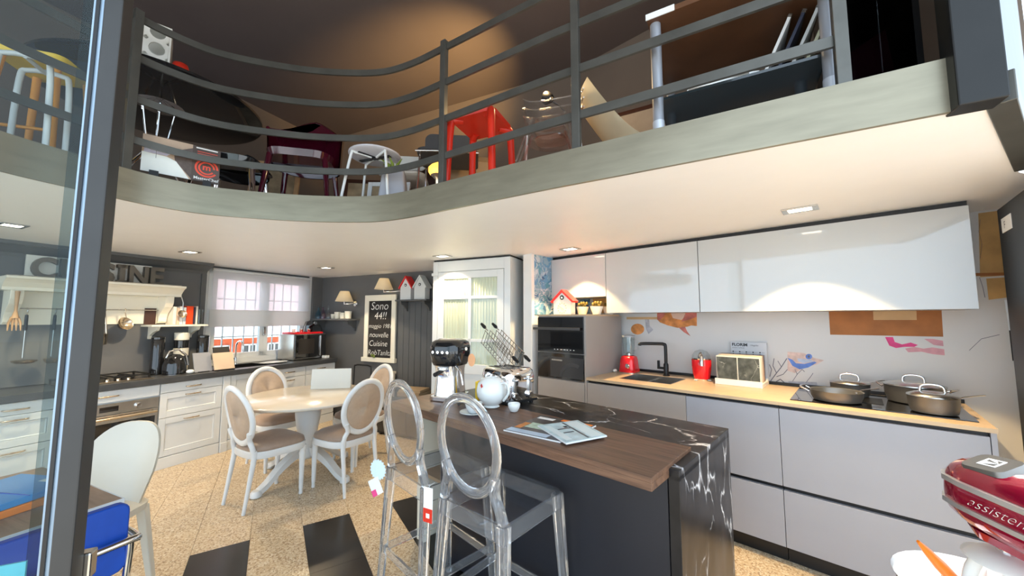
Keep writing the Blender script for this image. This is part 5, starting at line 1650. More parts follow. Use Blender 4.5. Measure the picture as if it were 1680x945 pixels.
labs = ['two-panel dark green stone sample at the front of the stand', 'off-white stone sample right behind the dark green one', 'cream stone sample third in the stand', 'beige stone sample in the middle of the stand', 'tan stone sample in the stand', 'rose brown stone sample in the stand', 'dark stone sample at the back of the stand']
for k in range(7):
    y0 = .548 - .115 + k * .026
    t = thing('stone_sample', labs[k], 'stone sample', FR, (-.675, y0, zsl), 0, 'stone samples in the stand')
    hh = .185 if k < 3 else .195
    MB().box(-.145, .002, 0, .145, .020, hh).build('sample_board', M_CREAM if k == 0 else cols[k], t)
    if k == 0:
        MB().box(-.140, -.003, .004, -.004, .002, hh - .006).build('stone_tile', slab_mt, t)
        MB().box(.004, -.003, .004, .140, .002, hh - .006).build('stone_tile', slab_mt, t)

# rack on the white end wall
t = thing('display_rack', 'black metal rack with leaflets on the white end wall', 'rack', FR, (.657, .08, .70))
MB().box(-.10, -.30, 0, -.075, .165, 1.30).box(-.075, .14, 0, 0, .165, 1.30).build('side_frame', M_BLACK, t, bevel=.002)
MB().box(-.012, -.30, 0, 0, .14, 1.30).build('back_plate', M_BLACK, t)
for k in range(5):
    MB().box(-.09, -.30, .05 + k * .26, -.012, .14, .065 + k * .26).build('shelf', M_BLACK, t)
MB().box(-.103, -.05, 1.17, -.1005, .10, 1.24).build('maker_label', M_PAPER, t)
text('F', .05, M_BLACK, t, (-.1035, .05, 1.187), (PI / 2, 0, -PI / 2))
for k in range(4):
    solo(MB().box(-.05, -.11, 0, -.042, .11, .17), 'leaflet', M_PAPER if k % 2 else mat('leaflet_blue', (.55, .66, .72), .5),
         ['lowest leaflet in the black rack', 'second leaflet from the bottom of the black rack', 'third leaflet from the bottom of the black rack', 'topmost leaflet in the black rack'][k],
         'leaflet', FR, (.645, -.05, .70 + .066 + k * .26), 0, 'leaflets in the black rack')
t = thing('magazine_clip', 'magazines held by a black wire clip on the rack beside the printed wall', 'magazines', FR, (.60, .318, 1.18))
m = MB(); m.M = Matrix.Rotation(R(-8), 4, 'X'); m.box(-.028, -.006, 0, .022, .0, .37); m.build('front_magazine', mat('mag_white', (.72, .76, .80), .35), t)
m = MB(); m.M = Matrix.Rotation(R(-8), 4, 'X'); m.box(-.024, .001, -.02, .026, .012, .35); m.build('rear_magazine', mat('mag_violet', (.20, .18, .28), .35), t)
MB().box(-.036, -.05, .20, .05, -.04, .222).box(.042, -.05, .20, .05, .05, .222).build('clip_band', M_BLACK, t)
MB().tube([(-.036, -.03, .21), (-.036, -.03, .06), (.03, -.03, .06), (.03, -.03, .21)], .003, 6).build('wire_pocket', M_BLACK, t, smooth=60)

# ================================================================== FOREGROUND LEFT: consulting table
E1 = Vector((-.40, -.917, 0)); E2 = Vector((-.917, .40, 0))
P0 = Vector((-1.575, 1.565, 0))
FTb = Matrix.Translation(P0) @ Matrix.Rotation(math.atan2(E2.y, E2.x), 4, 'Z')     # x along E2, y along E1
t = thing('consulting_table', 'brown topped table with white edge standing behind the glass door', 'table', FTb, (0, 0, 0))
MB().box(.004, .004, .704, .80, 1.1, .722).build('tabletop', wood('ash_brown', (.20, .13, .09), (.36, .25, .18), stretch=(1, 8, 8)), t)
MB().box(0, 0, .695, .804, .004, .723).box(0, .004, .695, .004, 1.1, .723).box(.80, .004, .695, .804, 1.1, .723).build('edge_band', M_WHITELAC, t)
for x, y in ((.30, .30), (.72, .30), (.30, 1.02), (.72, 1.02)):
    MB().box(x, y, 0, x + .045, y + .045, .704).build('leg', M_STEEL, t, bevel=.003)
fo = FTb.inverted()
q = fo @ pz(45, 800, .73)
solo(MB().box(-.16, -.13, 0, .16, .13, .028), 'document_folder', M_ORANGE, 'orange document folder lying under the blue one', 'folder', FTb, (.36, .20, .7235), R(10), bevel=.003)
t = thing('document_folder', 'blue document folder with white label on the orange folder', 'folder', FTb, (.37, .21, .7525), R(16))
MB().box(-.16, -.13, 0, .16, .13, .024).build('folder_body', M_FBLUE, t, bevel=.003)
MB().box(-.14, -.10, .024, -.02, -.075, .0248).build('label_strip', M_PAPER, t)
MB().tube([(-.16, .03, .024), (0, .032, .026), (.16, .03, .024)], .002, 5).build('elastic', M_BLUE, t)

# white moulded chair on the far side of the table
def shell_back(w0, h0, depth, n=17, m_=16):
    rows = []
    for i in range(m_ + 1):
        if i <= 4:
            v = .42 * i / 4
            wv = w0 * (.84 + .16 * i / 4)
        else:
            th = (i - 4) / (m_ - 4) * PI / 2
            v = .42 + .58 * math.sin(th)
            wv = w0 * max(.03, math.cos(th) ** .72)
        row = []
        for j in range(n + 1):
            u = -1 + 2 * j / n
            row.append((wv * u, -.13 * v + depth * (u * wv / w0) ** 2 * (1 - .35 * v), h0 * v))
        rows.append(row)
    return rows
t = thing('moulded_chair', 'white moulded plastic chair with rounded back tucked behind the brown table', 'chair', FW, (-2.20, 1.93, 0), face(.10, -1))
m = MB(); m.M = Matrix.Translation((0, -.20, .42)); m.grid(shell_back(.205, .42, .07), .016, (0, -1, 0)); m.build('backrest', M_CHAIRPL, t, smooth=60)
MB().loft([[(x, y - .02, .41) for x, y in rrect(.42, .40, .08, 5)], [(x, y - .02, .445) for x, y in rrect(.43, .41, .08, 5)]]).build('seat', M_CHAIRPL, t, smooth=50)
for sx in (-1, 1):
    for sy, yb in ((-1, -.19), (1, .15)):
        MB().bar((sx * .17, yb, .42), (sx * .205, yb + sy * .05, .003), .045, .04, .03, .03).build('leg', M_CHAIRPL, t, bevel=.005)

# blue cantilever chair on the near side
t = thing('cantilever_chair', 'blue leather chair with bent chrome tube frame at the table edge', 'chair', FW, (-1.64, 1.29, 0), face(E2.x, E2.y))
MB().loft([[(x, -.20 + y, z) for x, z, y in [(p[0], p[1], 0) for p in rrect(.40, .235, .03, 4, 0, .675)]], [(x, -.165 + y, z) for x, z, y in [(p[0], p[1], 0) for p in rrect(.40, .235, .03, 4, 0, .675)]]]).build('backrest', M_BLUE, t, smooth=40, bevel=.006)
MB().loft([[(x, y, .43) for x, y in rrect(.42, .40, .04, 4)], [(x, y, .48) for x, y in rrect(.42, .40, .04, 4)]]).build('seat', M_BLUE, t, smooth=40, bevel=.008)
for s in (-1, 1):
    pts = [(s * .215, -.225, .665), (s * .225, -.12, .662), (s * .225, .16, .655), (s * .225, .21, .63), (s * .225, .22, .56), (s * .225, .22, .07), (s * .225, .19, .02), (s * .225, .10, .016), (s * .225, -.22, .016)]
    MB().tube(spline(pts, 5), .0125, 10).build('tube_frame', M_CHROME, t, smooth=60)
MB().tube(spline([(-.215, -.225, .665), (-.18, -.228, .668), (.18, -.228, .668), (.215, -.225, .665)], 5), .0125, 10).build('back_tube', M_CHROME, t, smooth=60)
for s in (-1, 1):
    MB().tube(spline([(s * .20, -.215, .66), (s * .205, -.20, .60), (s * .21, -.16, .46), (s * .22, -.05, .42), (s * .225, .20, .42)], 5), .011, 10).build('seat_tube', M_CHROME, t, smooth=60)
MB().cyl((-.225, -.22, .016), (.225, -.22, .016), .0125, n=10).build('floor_tube', M_CHROME, t, smooth=60)

# ================================================================== FOREGROUND RIGHT: stand mixer on a plinth below the frame
mx = Vector((1.0, .64, 0))
solo(MB().box(-.18, -.16, 0, .18, .32, .664).box(-.195, -.175, .664, .195, .335, .689), 'display_plinth', M_WHITELAC, 'white display plinth under the red stand mixer', 'plinth', FW, (mx.x, mx.y, 0), 0, bevel=.003)
t = thing('stand_mixer', 'crimson stand mixer with silver bands, head tilted up on its plinth', 'mixer', FW, (mx.x, mx.y, .690), R(-90))
t.scale = (1.06, 1.06, 1.06)
MB().loft([[(x, y, 0) for x, y in rrect(.36, .22, .09, 6, -.09)], [(x, y, .03) for x, y in rrect(.35, .21, .09, 6, -.09)], [(x, y, .045) for x, y in rrect(.31, .17, .08, 6, -.09)]]).build('base', M_CRIMSON, t, smooth=50)
rings = []
for z, cx, w_, d_ in ((.03, .03, .12, .13), (.10, .035, .10, .115), (.22, .03, .10, .11), (.31, .02, .12, .115)):
    rings.append([(x, y, z) for x, y in rrect(w_, d_, .045, 6, cx)])
MB().loft(rings).build('column', M_CRIMSON, t, smooth=60)
HM = Matrix.Translation((.03, 0, .33)) @ Matrix.Rotation(R(3), 4, 'Y')      # nose (local -x) lifted
def head_ring(x, ry, rz, zc, n=28, p=2.6):
    return [(x, c[0], zc + c[1]) for c in oval(ry, rz, n, p)]
prof = [(.09, .020, .02, .035), (.085, .045, .040, .035), (.06, .060, .055, .033), (.0, .070, .066, .030), (-.10, .072, .069, .028), (-.18, .068, .066, .030), (-.215, .058, .058, .033), (-.232, .040, .042, .036), (-.238, .018, .02, .038)]
m = MB(); m.M = HM; m.loft([head_ring(*a) for a in prof])
head = m.build('head', M_CRIMSON, t, smooth=60)
def band(z0, z1, push=1.012):
    xs = [.05, .0, -.05, -.10, -.15, -.18, -.20, -.215, -.224, -.230]
    def at_x(x):
        for (x0, ry0, rz0, c0), (x1, ry1, rz1, c1) in zip(prof, prof[1:]):
            if x1 <= x <= x0:
                k = (x0 - x) / (x0 - x1)
                return ry0 + (ry1 - ry0) * k, rz0 + (rz1 - rz0) * k, c0 + (c1 - c0) * k
        return prof[-1][1:]
    def yz(x, z):
        ry, rz, c = at_x(x)
        return ry * max(0.0, 1 - abs((z - c) / rz) ** 2.6) ** (1 / 2.6)
    ym = lambda x: max(yz(x, z0), yz(x, z1), yz(x, (z0 + z1) / 2))
    path = [(x, -ym(x)) for x in xs] + [(-.2395, -.012), (-.2395, .012)] + [(x, ym(x)) for x in reversed(xs)]
    rings = []
    for i, (x, y) in enumerate(path):
        a_, b_ = Vector(path[max(i - 1, 0)]), Vector(path[min(i + 1, len(path) - 1)])
        tt = (b_ - a_).normalized()
        nn = Vector((tt.y, -tt.x))
        if nn.dot(Vector((x + .08, y))) < 0:
            nn = -nn
        o_, i_ = Vector((x, y)) + nn * .0035, Vector((x, y)) - nn * .004
        rings.append([(i_.x, i_.y, z0), (o_.x, o_.y, z0 + .001), (o_.x, o_.y, z1 - .001), (i_.x, i_.y, z1)])
    m = MB(); m.M = HM; m.loft(rings)
    return m.build('silver_band', M_BAND, t, smooth=40)
band(.048, .060)
band(.005, .016)
# dark flat underside
m = MB(); m.M = HM
m.loft([[(x, y, -.030) for x, y in rrect(.22, .09, .04, 6, -.10)], [(x, y, -.046) for x, y in rrect(.20, .08, .035, 6, -.10)]])
m.build('head_underside', M_CRIMSON, t, smooth=50)
# badge
m = MB(); m.M = HM @ Matrix.Translation((-.165, -.016, .088)) @ Matrix.Rotation(R(-8), 4, 'Y') @ Matrix.Rotation(R(18), 4, 'X')
m.loft([[(x, y, 0) for x, y in rrect(.072, .066, .014, 4)], [(x, y, .014) for x, y in rrect(.066, .060, .014, 4)]])
bd = m.build('badge', M_GRAPH, t, smooth=40)
for k, poly in enumerate(([(-.014, -.014), (.014, -.014), (.014, -.011), (-.014, -.011)], [(-.014, .011), (.014, .011), (.014, .014), (-.014, .014)], [(-.014, -.011), (-.011, -.011), (-.011, .011), (-.014, .011)], [(.011, -.011), (.014, -.011), (.014, .011), (.011, .011)],
                          [(-.010, -.010), (.010, 0), (-.010, .002)], [(-.010, .010), (.010, .001), (.002, .010)])):
    m = MB(); m.M = HM @ Matrix.Translation((-.165, -.016, .088)) @ Matrix.Rotation(R(-8), 4, 'Y') @ Matrix.Rotation(R(18), 4, 'X'); m.prism(poly, .014, .0148)
    m.build('badge_mark', M_PAPER, bd)
m = MB(); m.M = HM; m.box(-.11, -.012, .088, .02, .012, .102); m.build('top_trim', M_CHROME, t, bevel=.004)
o = text('assistent', .026, M_PAPER, t, (0, 0, 0), (0, 0, 0), name='script_lettering', shear=.55, offset=-.0006)
o.matrix_basis = HM @ Matrix.Translation((-.118, -.0775, .026)) @ Matrix.Rotation(PI / 2, 4, 'X')
# beater: shaft, disc and open paddle, pointing along the tilted axis
m = MB(); m.M = HM; m.cyl((-.165, 0, -.04), (-.165, 0, -.072), .014, n=14); m.build('drive_shaft', M_CHROME, t, smooth=40)
m = MB(); m.M = HM; m.lathe([(.012, -.062), (.030, -.064), (.056, -.078), (.058, -.082), (.030, -.074), (.012, -.072)], 24, (-.165, 0, -.004)); m.build('splash_disc', M_WPLAST, t, smooth=50)
m = MB(); m.M = HM @ Matrix.Translation((-.165, 0, .008)) @ Matrix.Rotation(R(50), 4, 'Z')
loop = spline([(0, 0, -.088), (-.034, 0, -.10), (-.048, 0, -.15), (-.036, 0, -.20), (0, 0, -.215), (.036, 0, -.20), (.048, 0, -.15), (.034, 0, -.10)], 4, closed=True)
m.tube(loop, .0075, 8, closed=True, flat=1.4)
m.tube([(0, 0, -.088), (0, 0, -.215)], .0065, 8)
m.tube([(0, 0, -.13), (-.044, 0, -.17)], .0055, 8)
m.tube([(0, 0, -.13), (.044, 0, -.17)], .0055, 8)
m.build('paddle_beater', M_WPLAST, t, smooth=60)
t = thing('mixing_bowl', 'white mixing bowl standing on the mixer base', 'bowl', FW, (mx.x - .02, mx.y + .165, .738))
MB().lathe([(.06, 0), (.07, .004), (.11, .05), (.132, .10), (.138, .145), (.143, .149), (.133, .143), (.126, .10), (.10, .05), (.05, .01)], 36).build('bowl_body', M_CHINA, t, smooth=60)
q0 = px(1506, 888, .86)
q1 = Vector((mx.x + .025, mx.y + .235, .825))
t = thing('spatula', 'orange silicone spatula leaning in the white mixing bowl', 'spatula', FW, (q1.x, q1.y, q1.z))
d = q0 - q1
MB().tube([d * 1.0, d * .85, d * .6, d * .25], [.003, .008, .012, .012], 10).build('handle', M_ORANGE, t, smooth=60)
MB().tube([d * .42, d * .25, d * 0], [.014, .032, .028], 10, flat=.35).build('blade', M_ORANGE, t, smooth=60)

# ================================================================== GALLERY: stored furniture on the upper floor
def gz(x, y, Y):
    p = px(x, y, Y)
    return p

def tube_leg(t, pts, r, mt, name='leg', n=10):
    MB().tube(pts, r, n).build(name, mt, t, smooth=60)

# ---- advertising board at the edge
a = pz(224, 281, ZF) * 1.0
b = pz(361, 306.5, ZF)
a = Vector((a.x, a.y, 0)); b = Vector((b.x, b.y, 0))
nrm = Vector((-(b - a).y, (b - a).x, 0)).normalized()
a += nrm * .17; b += nrm * .17
Lb = (b - a).length
FP = Matrix.Translation((a.x, a.y, ZF + .06)) @ Matrix.Rotation(math.atan2((b - a).y, (b - a).x), 4, 'Z')
t = thing('advertising_board', 'advertising board with kitchen picture and red spiral emblem standing at the gallery edge', 'sign', FP)
HB = .225
for x_ in (.04, Lb - .08):
    MB().box(x_, -.05, -.058, x_ + .04, .06, -.001).build('foot', M_BLACK, t)
MB().box(0, 0, 0, Lb, .012, HB).build('board', mat('board_brown', (.085, .06, .05), .4, var=.15, scale=5), t)
def bd_rect(x0, x1, z0, z1, mt, nm, y=-.0008):
    MB().box(x0 * Lb, y, z0 * HB, x1 * Lb, y + .0008, z1 * HB).build(nm, mt, t)
bd_rect(.0, .62, .0, 1.0, mat('pic_tan', (.50, .36, .26), .5, var=.2, scale=6), 'picture_wall')
MB().prism([(0, 0), (.60 * Lb, 0), (.42 * Lb, .42 * HB), (.3 * Lb, .5 * HB), (0, .52 * HB)], -.0016, -.0008, 'y').build('picture_counter', mat('pic_white', (.86, .88, .84), .5), t)
MB().prism([(.02 * Lb, .52 * HB), (.30 * Lb, .52 * HB), (.36 * Lb, .62 * HB), (.30 * Lb, .78 * HB), (.04 * Lb, .80 * HB)], -.0016, -.0008, 'y').build('picture_window', mat('pic_lilac', (.55, .54, .68), .5, var=.2, scale=20), t)
MB().tube([(.17 * Lb, -.0012, .40 * HB), (.17 * Lb, -.0012, .66 * HB), (.14 * Lb, -.0012, .70 * HB), (.10 * Lb, -.0012, .66 * HB)], .0016, 5).build('picture_faucet', M_GREYPL, t)
MB().prism([(.40 * Lb, .45 * HB), (.62 * Lb, .02 * HB), (.62 * Lb, .9 * HB), (.38 * Lb, .70 * HB)], -.0016, -.0008, 'y').build('picture_dark', mat('pic_dark', (.11, .08, .07), .5, var=.3, scale=20), t)
cx, cz = .82 * Lb, .40 * HB
for r0, r1 in ((.26, .215), (.185, .145)):
    ring = [(cx + r0 * HB * math.cos(k * PI / 16), cz + r0 * HB * math.sin(k * PI / 16)) for k in range(0, 30)] + [(cx + r1 * HB * math.cos(k * PI / 16), cz + r1 * HB * math.sin(k * PI / 16)) for k in range(29, -1, -1)]
    MB().prism(ring, -.0018, -.0008, 'y').build('emblem_ring', mat('emblem_red', (.78, .09, .05), .5), t)
text('m', .055, mat('emblem_red', (.78, .09, .05), .5), t, (cx, -.0015, cz - .012), (PI / 2, 0, 0), offset=.0015)
text('MasterChef', .026, M_PAPER, t, (cx, -.0015, .05 * HB), (PI / 2, 0, 0), offset=.0005)
for k, z in enumerate((.93, .84, .78, .72)):
    MB().box(cx - .05 - .006 * (k == 0), -.0015, z * HB, cx + .05, -.0008, z * HB + (.008 if k == 0 else .004)).build('text_line', M_PAPER if k == 0 else mat('emblem_red', (.78, .09, .05), .5), t)

# ---- black round table with chrome wire base
t = thing('black_round_table', 'large black round table on chrome wire legs up on the gallery', 'table', FW, (-2.55, 2.55, ZG))
MB().lathe([(.60, .72), (.62, .728), (.62, .745), (.60, .75)], 56).build('tabletop', M_BLKGLOSS, t, smooth=40)
MB().lathe([(.10, .70), (.14, .72)], 24).build('hub_plate', M_CHROME, t, smooth=40)
for k in range(6):
    an = k * PI / 3 + .3
    d = Vector((math.cos(an), math.sin(an), 0))
    MB().tube([d * .10 + Vector((0, 0, .70)), d * .05 + Vector((0, 0, .38)), d * .30], .006, 6).build('wire_leg', M_CHROME, t, smooth=60)
for k in range(3):
    an = k * 2 * PI / 3
    d = Vector((math.cos(an), math.sin(an), 0)); e = Vector((math.cos(an + 2 * PI / 3), math.sin(an + 2 * PI / 3), 0))
    MB().tube([d * .06 + Vector((0, 0, .38)), e * .06 + Vector((0, 0, .38))], .005, 6).build('wire_brace', M_CHROME, t, smooth=60)
t = thing('perforated_cube', 'white storage box with round holes standing on the black round table', 'box', FW, (-2.45, 2.26, ZG + .751), R(42))
t.scale = (1.15, 1.15, 1.15)
for nm, box_ in (('side', (-.15, -.10, 0, -.14, .10, .30)), ('side', (.14, -.10, 0, .15, .10, .30)), ('shelf', (-.14, -.10, 0, .14, .10, .01)), ('shelf', (-.14, -.10, .29, .14, .10, .30)), ('back_panel', (-.14, .08, .01, .14, .09, .29))):
    MB().box(*box_).build(nm, M_WPLAST, t, bevel=.002)
# front with six real holes: strips between the holes
fr_ = MB()
seg = 20
for i in range(3):
    for j in range(3):
        cx_, cz_ = -.093 + i * .093, .052 + j * .098
        hw_, hh_ = .0465, .049
        inner = [(cx_ + .034 * math.cos(2 * PI * k / seg), cz_ + .038 * math.sin(2 * PI * k / seg)) for k in range(seg)]
        outer_ = []
        for k in range(seg):
            c_, s_ = math.cos(2 * PI * k / seg), math.sin(2 * PI * k / seg)
            q_ = 1 / max(abs(c_), abs(s_))
            outer_.append((cx_ + hw_ * c_ * q_, cz_ + hh_ * s_ * q_))
        vs = [(x, -.10, z) for x, z in inner] + [(x, -.10, z) for x, z in outer_] + [(x, -.09, z) for x, z in inner] + [(x, -.09, z) for x, z in outer_]
        fs = []
        for k in range(seg):
            k2 = (k + 1) % seg
            fs += [(k, k2, seg + k2, seg + k), (2 * seg + k, 3 * seg + k, 3 * seg + k2, 2 * seg + k2), (k, 2 * seg + k, 2 * seg + k2, k2)]
        fr_.add(vs, fs)
fr_.build('perforated_front', M_WPLAST, t)
solo(MB().lathe([(.02, 0), (.03, .005), (.012, .02), (.010, .05), (.035, .075), (.048, .11), (.040, .145), (.01, .16)], 20), 'red_lamp', M_REDPL, 'small red mushroom lamp on the black round table', 'lamp', FW, (-2.24, 2.36, ZG + .751), smooth=60)

# ---- yellow and orange stool, white-legged chair by the left end
t = thing('yellow_stool', 'stool with yellow seat and orange legs at the left end of the gallery', 'stool', FW, (-2.66, 2.00, ZG), R(20))
MB().loft([[(x, y, .60) for x, y in rrect(.30, .30, .05, 5)], [(x, y, .625) for x, y in rrect(.32, .32, .05, 5)]]).build('seat', M_YELLOW, t, smooth=40)
for sx in (-1, 1):
    for sy in (-1, 1):
        MB().tube([(sx * .11, sy * .11, .60), (sx * .15, sy * .15, 0)], [.018, .014], 10).build('leg', mat('amber_wood', (.70, .28, .03), .45), t, smooth=60)
MB().tube([(-.135, -.135, .2), (.135, -.135, .2)], .009, 8).build('stretcher', mat('amber_wood', (.70, .28, .03), .45), t, smooth=60)
t = thing('tube_stand', 'white bent tube stand beside the yellow stool on the gallery', 'stand', FW, (-2.40, 1.76, ZG), R(25))
for y in (-.07, .07):
    MB().tube(spline([(-.10, y, 0), (-.09, y, .40), (-.06, y, .46), (.06, y, .46), (.09, y, .40), (.10, y, 0)], 5), .012, 8).build('bent_tube', M_WHITELAC, t, smooth=60)
MB().cyl((0, -.07, .46), (0, .07, .46), .010, n=8).build('crossbar', M_WHITELAC, t, smooth=60)

# ---- chairs of the middle bay
def tub_chair(name, label, loc, rz, mt, w_=.50, sh=.40, bh=.74, leg=None):
    t = thing(name, label, 'chair', FW, loc, rz)
    hw = w_ / 2
    MB().loft([[(x, y, sh - .05) for x, y in rrect(w_ * .88, .42, .12, 6)], [(x, y, sh) for x, y in rrect(w_ * .92, .45, .12, 6)]]).build('seat', mt, t, smooth=50)
    rows = []
    n = 20
    for i in range(7):
        v = i / 6
        row = []
        for j in range(n + 1):
            an = PI * (1.08) * j / n - PI * .04 + PI
            top = bh - (.22 * abs(math.cos(an)) ** 1.5)
            z = sh - .06 + (top - sh + .06) * v
            row.append((hw * (1 + .06 * v) * math.cos(an), .22 * (1 + .1 * v) * math.sin(an) - .02, z))
        rows.append(row)
    MB().grid(rows, .018, (0, 0, .0001)).build('inner_skin', mt, t, smooth=60)
    rows2 = [[(x * 1.05, y * 1.07, z) for x, y, z in r] for r in rows]
    MB().grid(rows2).build('backrest_shell', mt, t, smooth=60)
    rim = [((a_[0] + b_[0]) / 2, (a_[1] + b_[1]) / 2, a_[2]) for a_, b_ in zip(rows[-1], rows2[-1])]
    MB().tube(rim, .014, 8).build('rim', mt, t, smooth=60)
    for sx in (-1, 1):
        for sy in (-1, 1):
            MB().tube([(sx * hw * .75, sy * .17, sh - .04), (sx * hw * .92, sy * .22, 0)], [.022, .016], 10).build('leg', leg or mt, t, smooth=60)
    return t
tub_chair('burgundy_armchair', 'glossy burgundy armchair with rounded back on the gallery', (-1.66, 2.86, ZG), face(.25, -.97), M_BURG, .50, .45, .90)
tub_chair('small_black_chair', 'small black tub chair beside the advertising board on the gallery', (-2.02, 2.60, ZG), face(.35, -.93), M_BLKGLOSS, .40, .30, .48, M_CHROME)

def round_stool(name, label, loc, mt, sh=.40, r=.18, leg=M_WHITELAC, mts=None):
    t = thing(name, label, 'stool', FW, loc, R(15))
    MB().lathe([(r * .94, sh - .016), (r, sh - .010), (r, sh), (r * .9, sh + .008), (.01, sh + .010)], 32).build('seat', mts or mt, t, smooth=40)
    for k in range(4):
        an = k * PI / 2 + .5
        d = Vector((math.cos(an), math.sin(an), 0))
        MB().tube(spline([d * r * .15 + Vector((0, 0, sh - .022)), d * r * .8 + Vector((0, 0, sh - .022)), d * r * .95 + Vector((0, 0, sh - .05)), d * (r + .05)], 4), .0095, 8).build('leg', leg, t, smooth=60)
    MB().bar((-r * .6, -r * .4, sh - .02), (r * .6, r * .4, sh - .02), .03, .006).build('seat_brace', M_BLACK, t)
    MB().bar((-r * .6, r * .4, sh - .0265), (r * .6, -r * .4, sh - .0265), .03, .006).build('seat_brace', M_BLACK, t)
    return t
round_stool('white_stool', 'pale grey round stool with white tube legs at the gallery edge', (-1.02, 2.66, ZG), M_GREYPL, .40, .185, M_WHITELAC, mat('pale_lilac', (.52, .52, .57), .4))
t = thing('white_shell_chair', 'white plastic chair with a wide low backrest behind the round stool', 'chair', FW, (-.96, 3.20, ZG), face(.1, -1))
MB().loft([[(x, -.17 + .06 * (x / .16) ** 2, z) for x, z in rrect(.36, .13, .05, 5, 0, .63)], [(x, -.185 + .06 * (x / .16) ** 2, z) for x, z in rrect(.36, .13, .05, 5, 0, .63)]]).build('backrest', M_WPLAST, t, smooth=50)
MB().loft([[(x, y, .41) for x, y in rrect(.38, .38, .08, 5)], [(x, y, .425) for x, y in rrect(.40, .40, .08, 5)]]).build('seat', M_WPLAST, t, smooth=50)
for sx in (-1, 1):
    MB().tube([(sx * .10, -.17, .43), (sx * .10, -.185, .60)], .009, 8).build('back_post', M_CHROME, t, smooth=60)
    for sy in (-1, 1):
        MB().tube([(sx * .14, sy * .14, .41), (sx * .18, sy * .19, 0)], .010, 8).build('leg', M_CHROME, t, smooth=60)
t = thing('grey_chrome_chair', 'dark grey chair on thin chrome legs beside the railing post', 'chair', FW, (-.50, 2.84, ZG), face(.1, -1))
MB().loft([[(x, y, .43 + .10 * max(0, -y) ) for x, y in rrect(.46, .42, .08, 5)], [(x, y, .45 + .10 * max(0, -y)) for x, y in rrect(.46, .42, .08, 5)]]).build('seat', mat('dark_grey_seat', (.06, .062, .068), .5), t, smooth=50)
MB().loft([[(x, -.21, z) for x, z in rrect(.44, .28, .06, 5, 0, .62)], [(x, -.225, z) for x, z in rrect(.44, .28, .06, 5, 0, .62)]]).build('backrest', mat('dark_grey_seat', (.06, .062, .068), .5), t, smooth=50)
MB().tube(spline([(-.23, .20, .42), (0, .235, .41), (.23, .20, .42)], 5), .007, 8).build('front_tube', M_CHROME, t, smooth=60)
for sx in (-1, 1):
    for sy in (-1, 1):
        MB().tube([(sx * .20, sy * .17, .43), (sx * .22, sy * .21, 0)], .008, 8).build('leg', M_CHROME, t, smooth=60)
t = thing('grey_planter', 'tapered light grey planter standing behind the gallery edge', 'planter', FW, (-.86, 2.62, ZG), R(8))
MB().loft([[(x, y, 0) for x, y in rrect(.20, .18, .02, 3)], [(x, y, .25) for x, y in rrect(.15, .14, .02, 3)], [(x, y, .25) for x, y in rrect(.13, .12, .02, 3)], [(x, y, .2) for x, y in rrect(.12, .11, .02, 3)]]).build('pot', mat('pale_lilac2', (.33, .34, .38), .5), t, smooth=40)
for k in range(7):
    an = k * .9
    MB().tube([(0, 0, .2), (.04 * math.cos(an), .04 * math.sin(an), .30), (.10 * math.cos(an), .09 * math.sin(an), .33)], [.004, .012, .002], 6).build('leaf', M_LEAF, t, smooth=60)
# framed pictures leaning at the back
def picture(label, loc, rz, w_, h_, fmt, pmt):
    t = thing('picture_frame', label, 'picture', FW, loc, rz, 'pictures leaning on the gallery')
    Mx = Matrix.Rotation(R(-10), 4, 'X')
    m = MB(); m.M = Mx
    b_ = .035
    m.box(-w_ / 2, 0, 0, -w_ / 2 + b_, .025, h_).box(w_ / 2 - b_, 0, 0, w_ / 2, .025, h_).box(-w_ / 2 + b_, 0, 0, w_ / 2 - b_, .025, b_).box(-w_ / 2 + b_, 0, h_ - b_, w_ / 2 - b_, .025, h_)
    m.build('frame', fmt, t, bevel=.002)
    m = MB(); m.M = Mx; m.box(-w_ / 2 + b_, .008, b_, w_ / 2 - b_, .016, h_ - b_); m.build('picture', pmt, t)
M_DKFR = mat('dark_wood_frame', (.06, .022, .012), .4)
M_CANVAS = mat('old_print', (.34, .25, .15), .6, var=.4, scale=9)
picture('white framed picture leaning behind the round stool on the gallery', (-1.0, 2.87, ZG), R(0), .34, .30, M_WHITELAC, M_CANVAS)
picture('dark framed picture leaning between burgundy chair and white framed picture', (-1.38, 3.30, ZG), R(8), .36, .50, M_DKFR, M_CANVAS)
picture('light framed picture leaning behind the small black chair', (-2.12, 3.15, ZG), R(12), .40, .62, M_TANWOOD, M_CANVAS)
picture('dark framed picture leaning behind the cream lounge shell', (.98, 2.78, ZG), R(-30), .46, .95, M_DKFR, mat('beige_print', (.42, .33, .24), .7, var=.1))
picture('brown framed panel leaning under the big desk', (1.27, 2.27, ZG), R(-32), .42, .62, M_DKFR, mat('grey_print', (.20, .18, .16), .7, var=.15))
t = thing('storage_box', 'open brown carton on the gallery behind the dark grey chair', 'box', FW, (-.43, 3.42, ZG), R(10))
MB().box(-.22, -.16, 0, .22, -.155, .62).box(-.22, .155, 0, .22, .16, .62).box(-.22, -.155, 0, -.215, .155, .62).box(.215, -.155, 0, .22, .155, .62).box(-.215, -.155, 0, .215, .155, .006).build('carton', M_CARD, t)
m = MB(); m.M = Matrix.Translation((0, -.16, .62)) @ Matrix.Rotation(R(-50), 4, 'X'); m.box(-.22, -.004, 0, .22, 0, .15); m.build('flap', M_CARD, t)
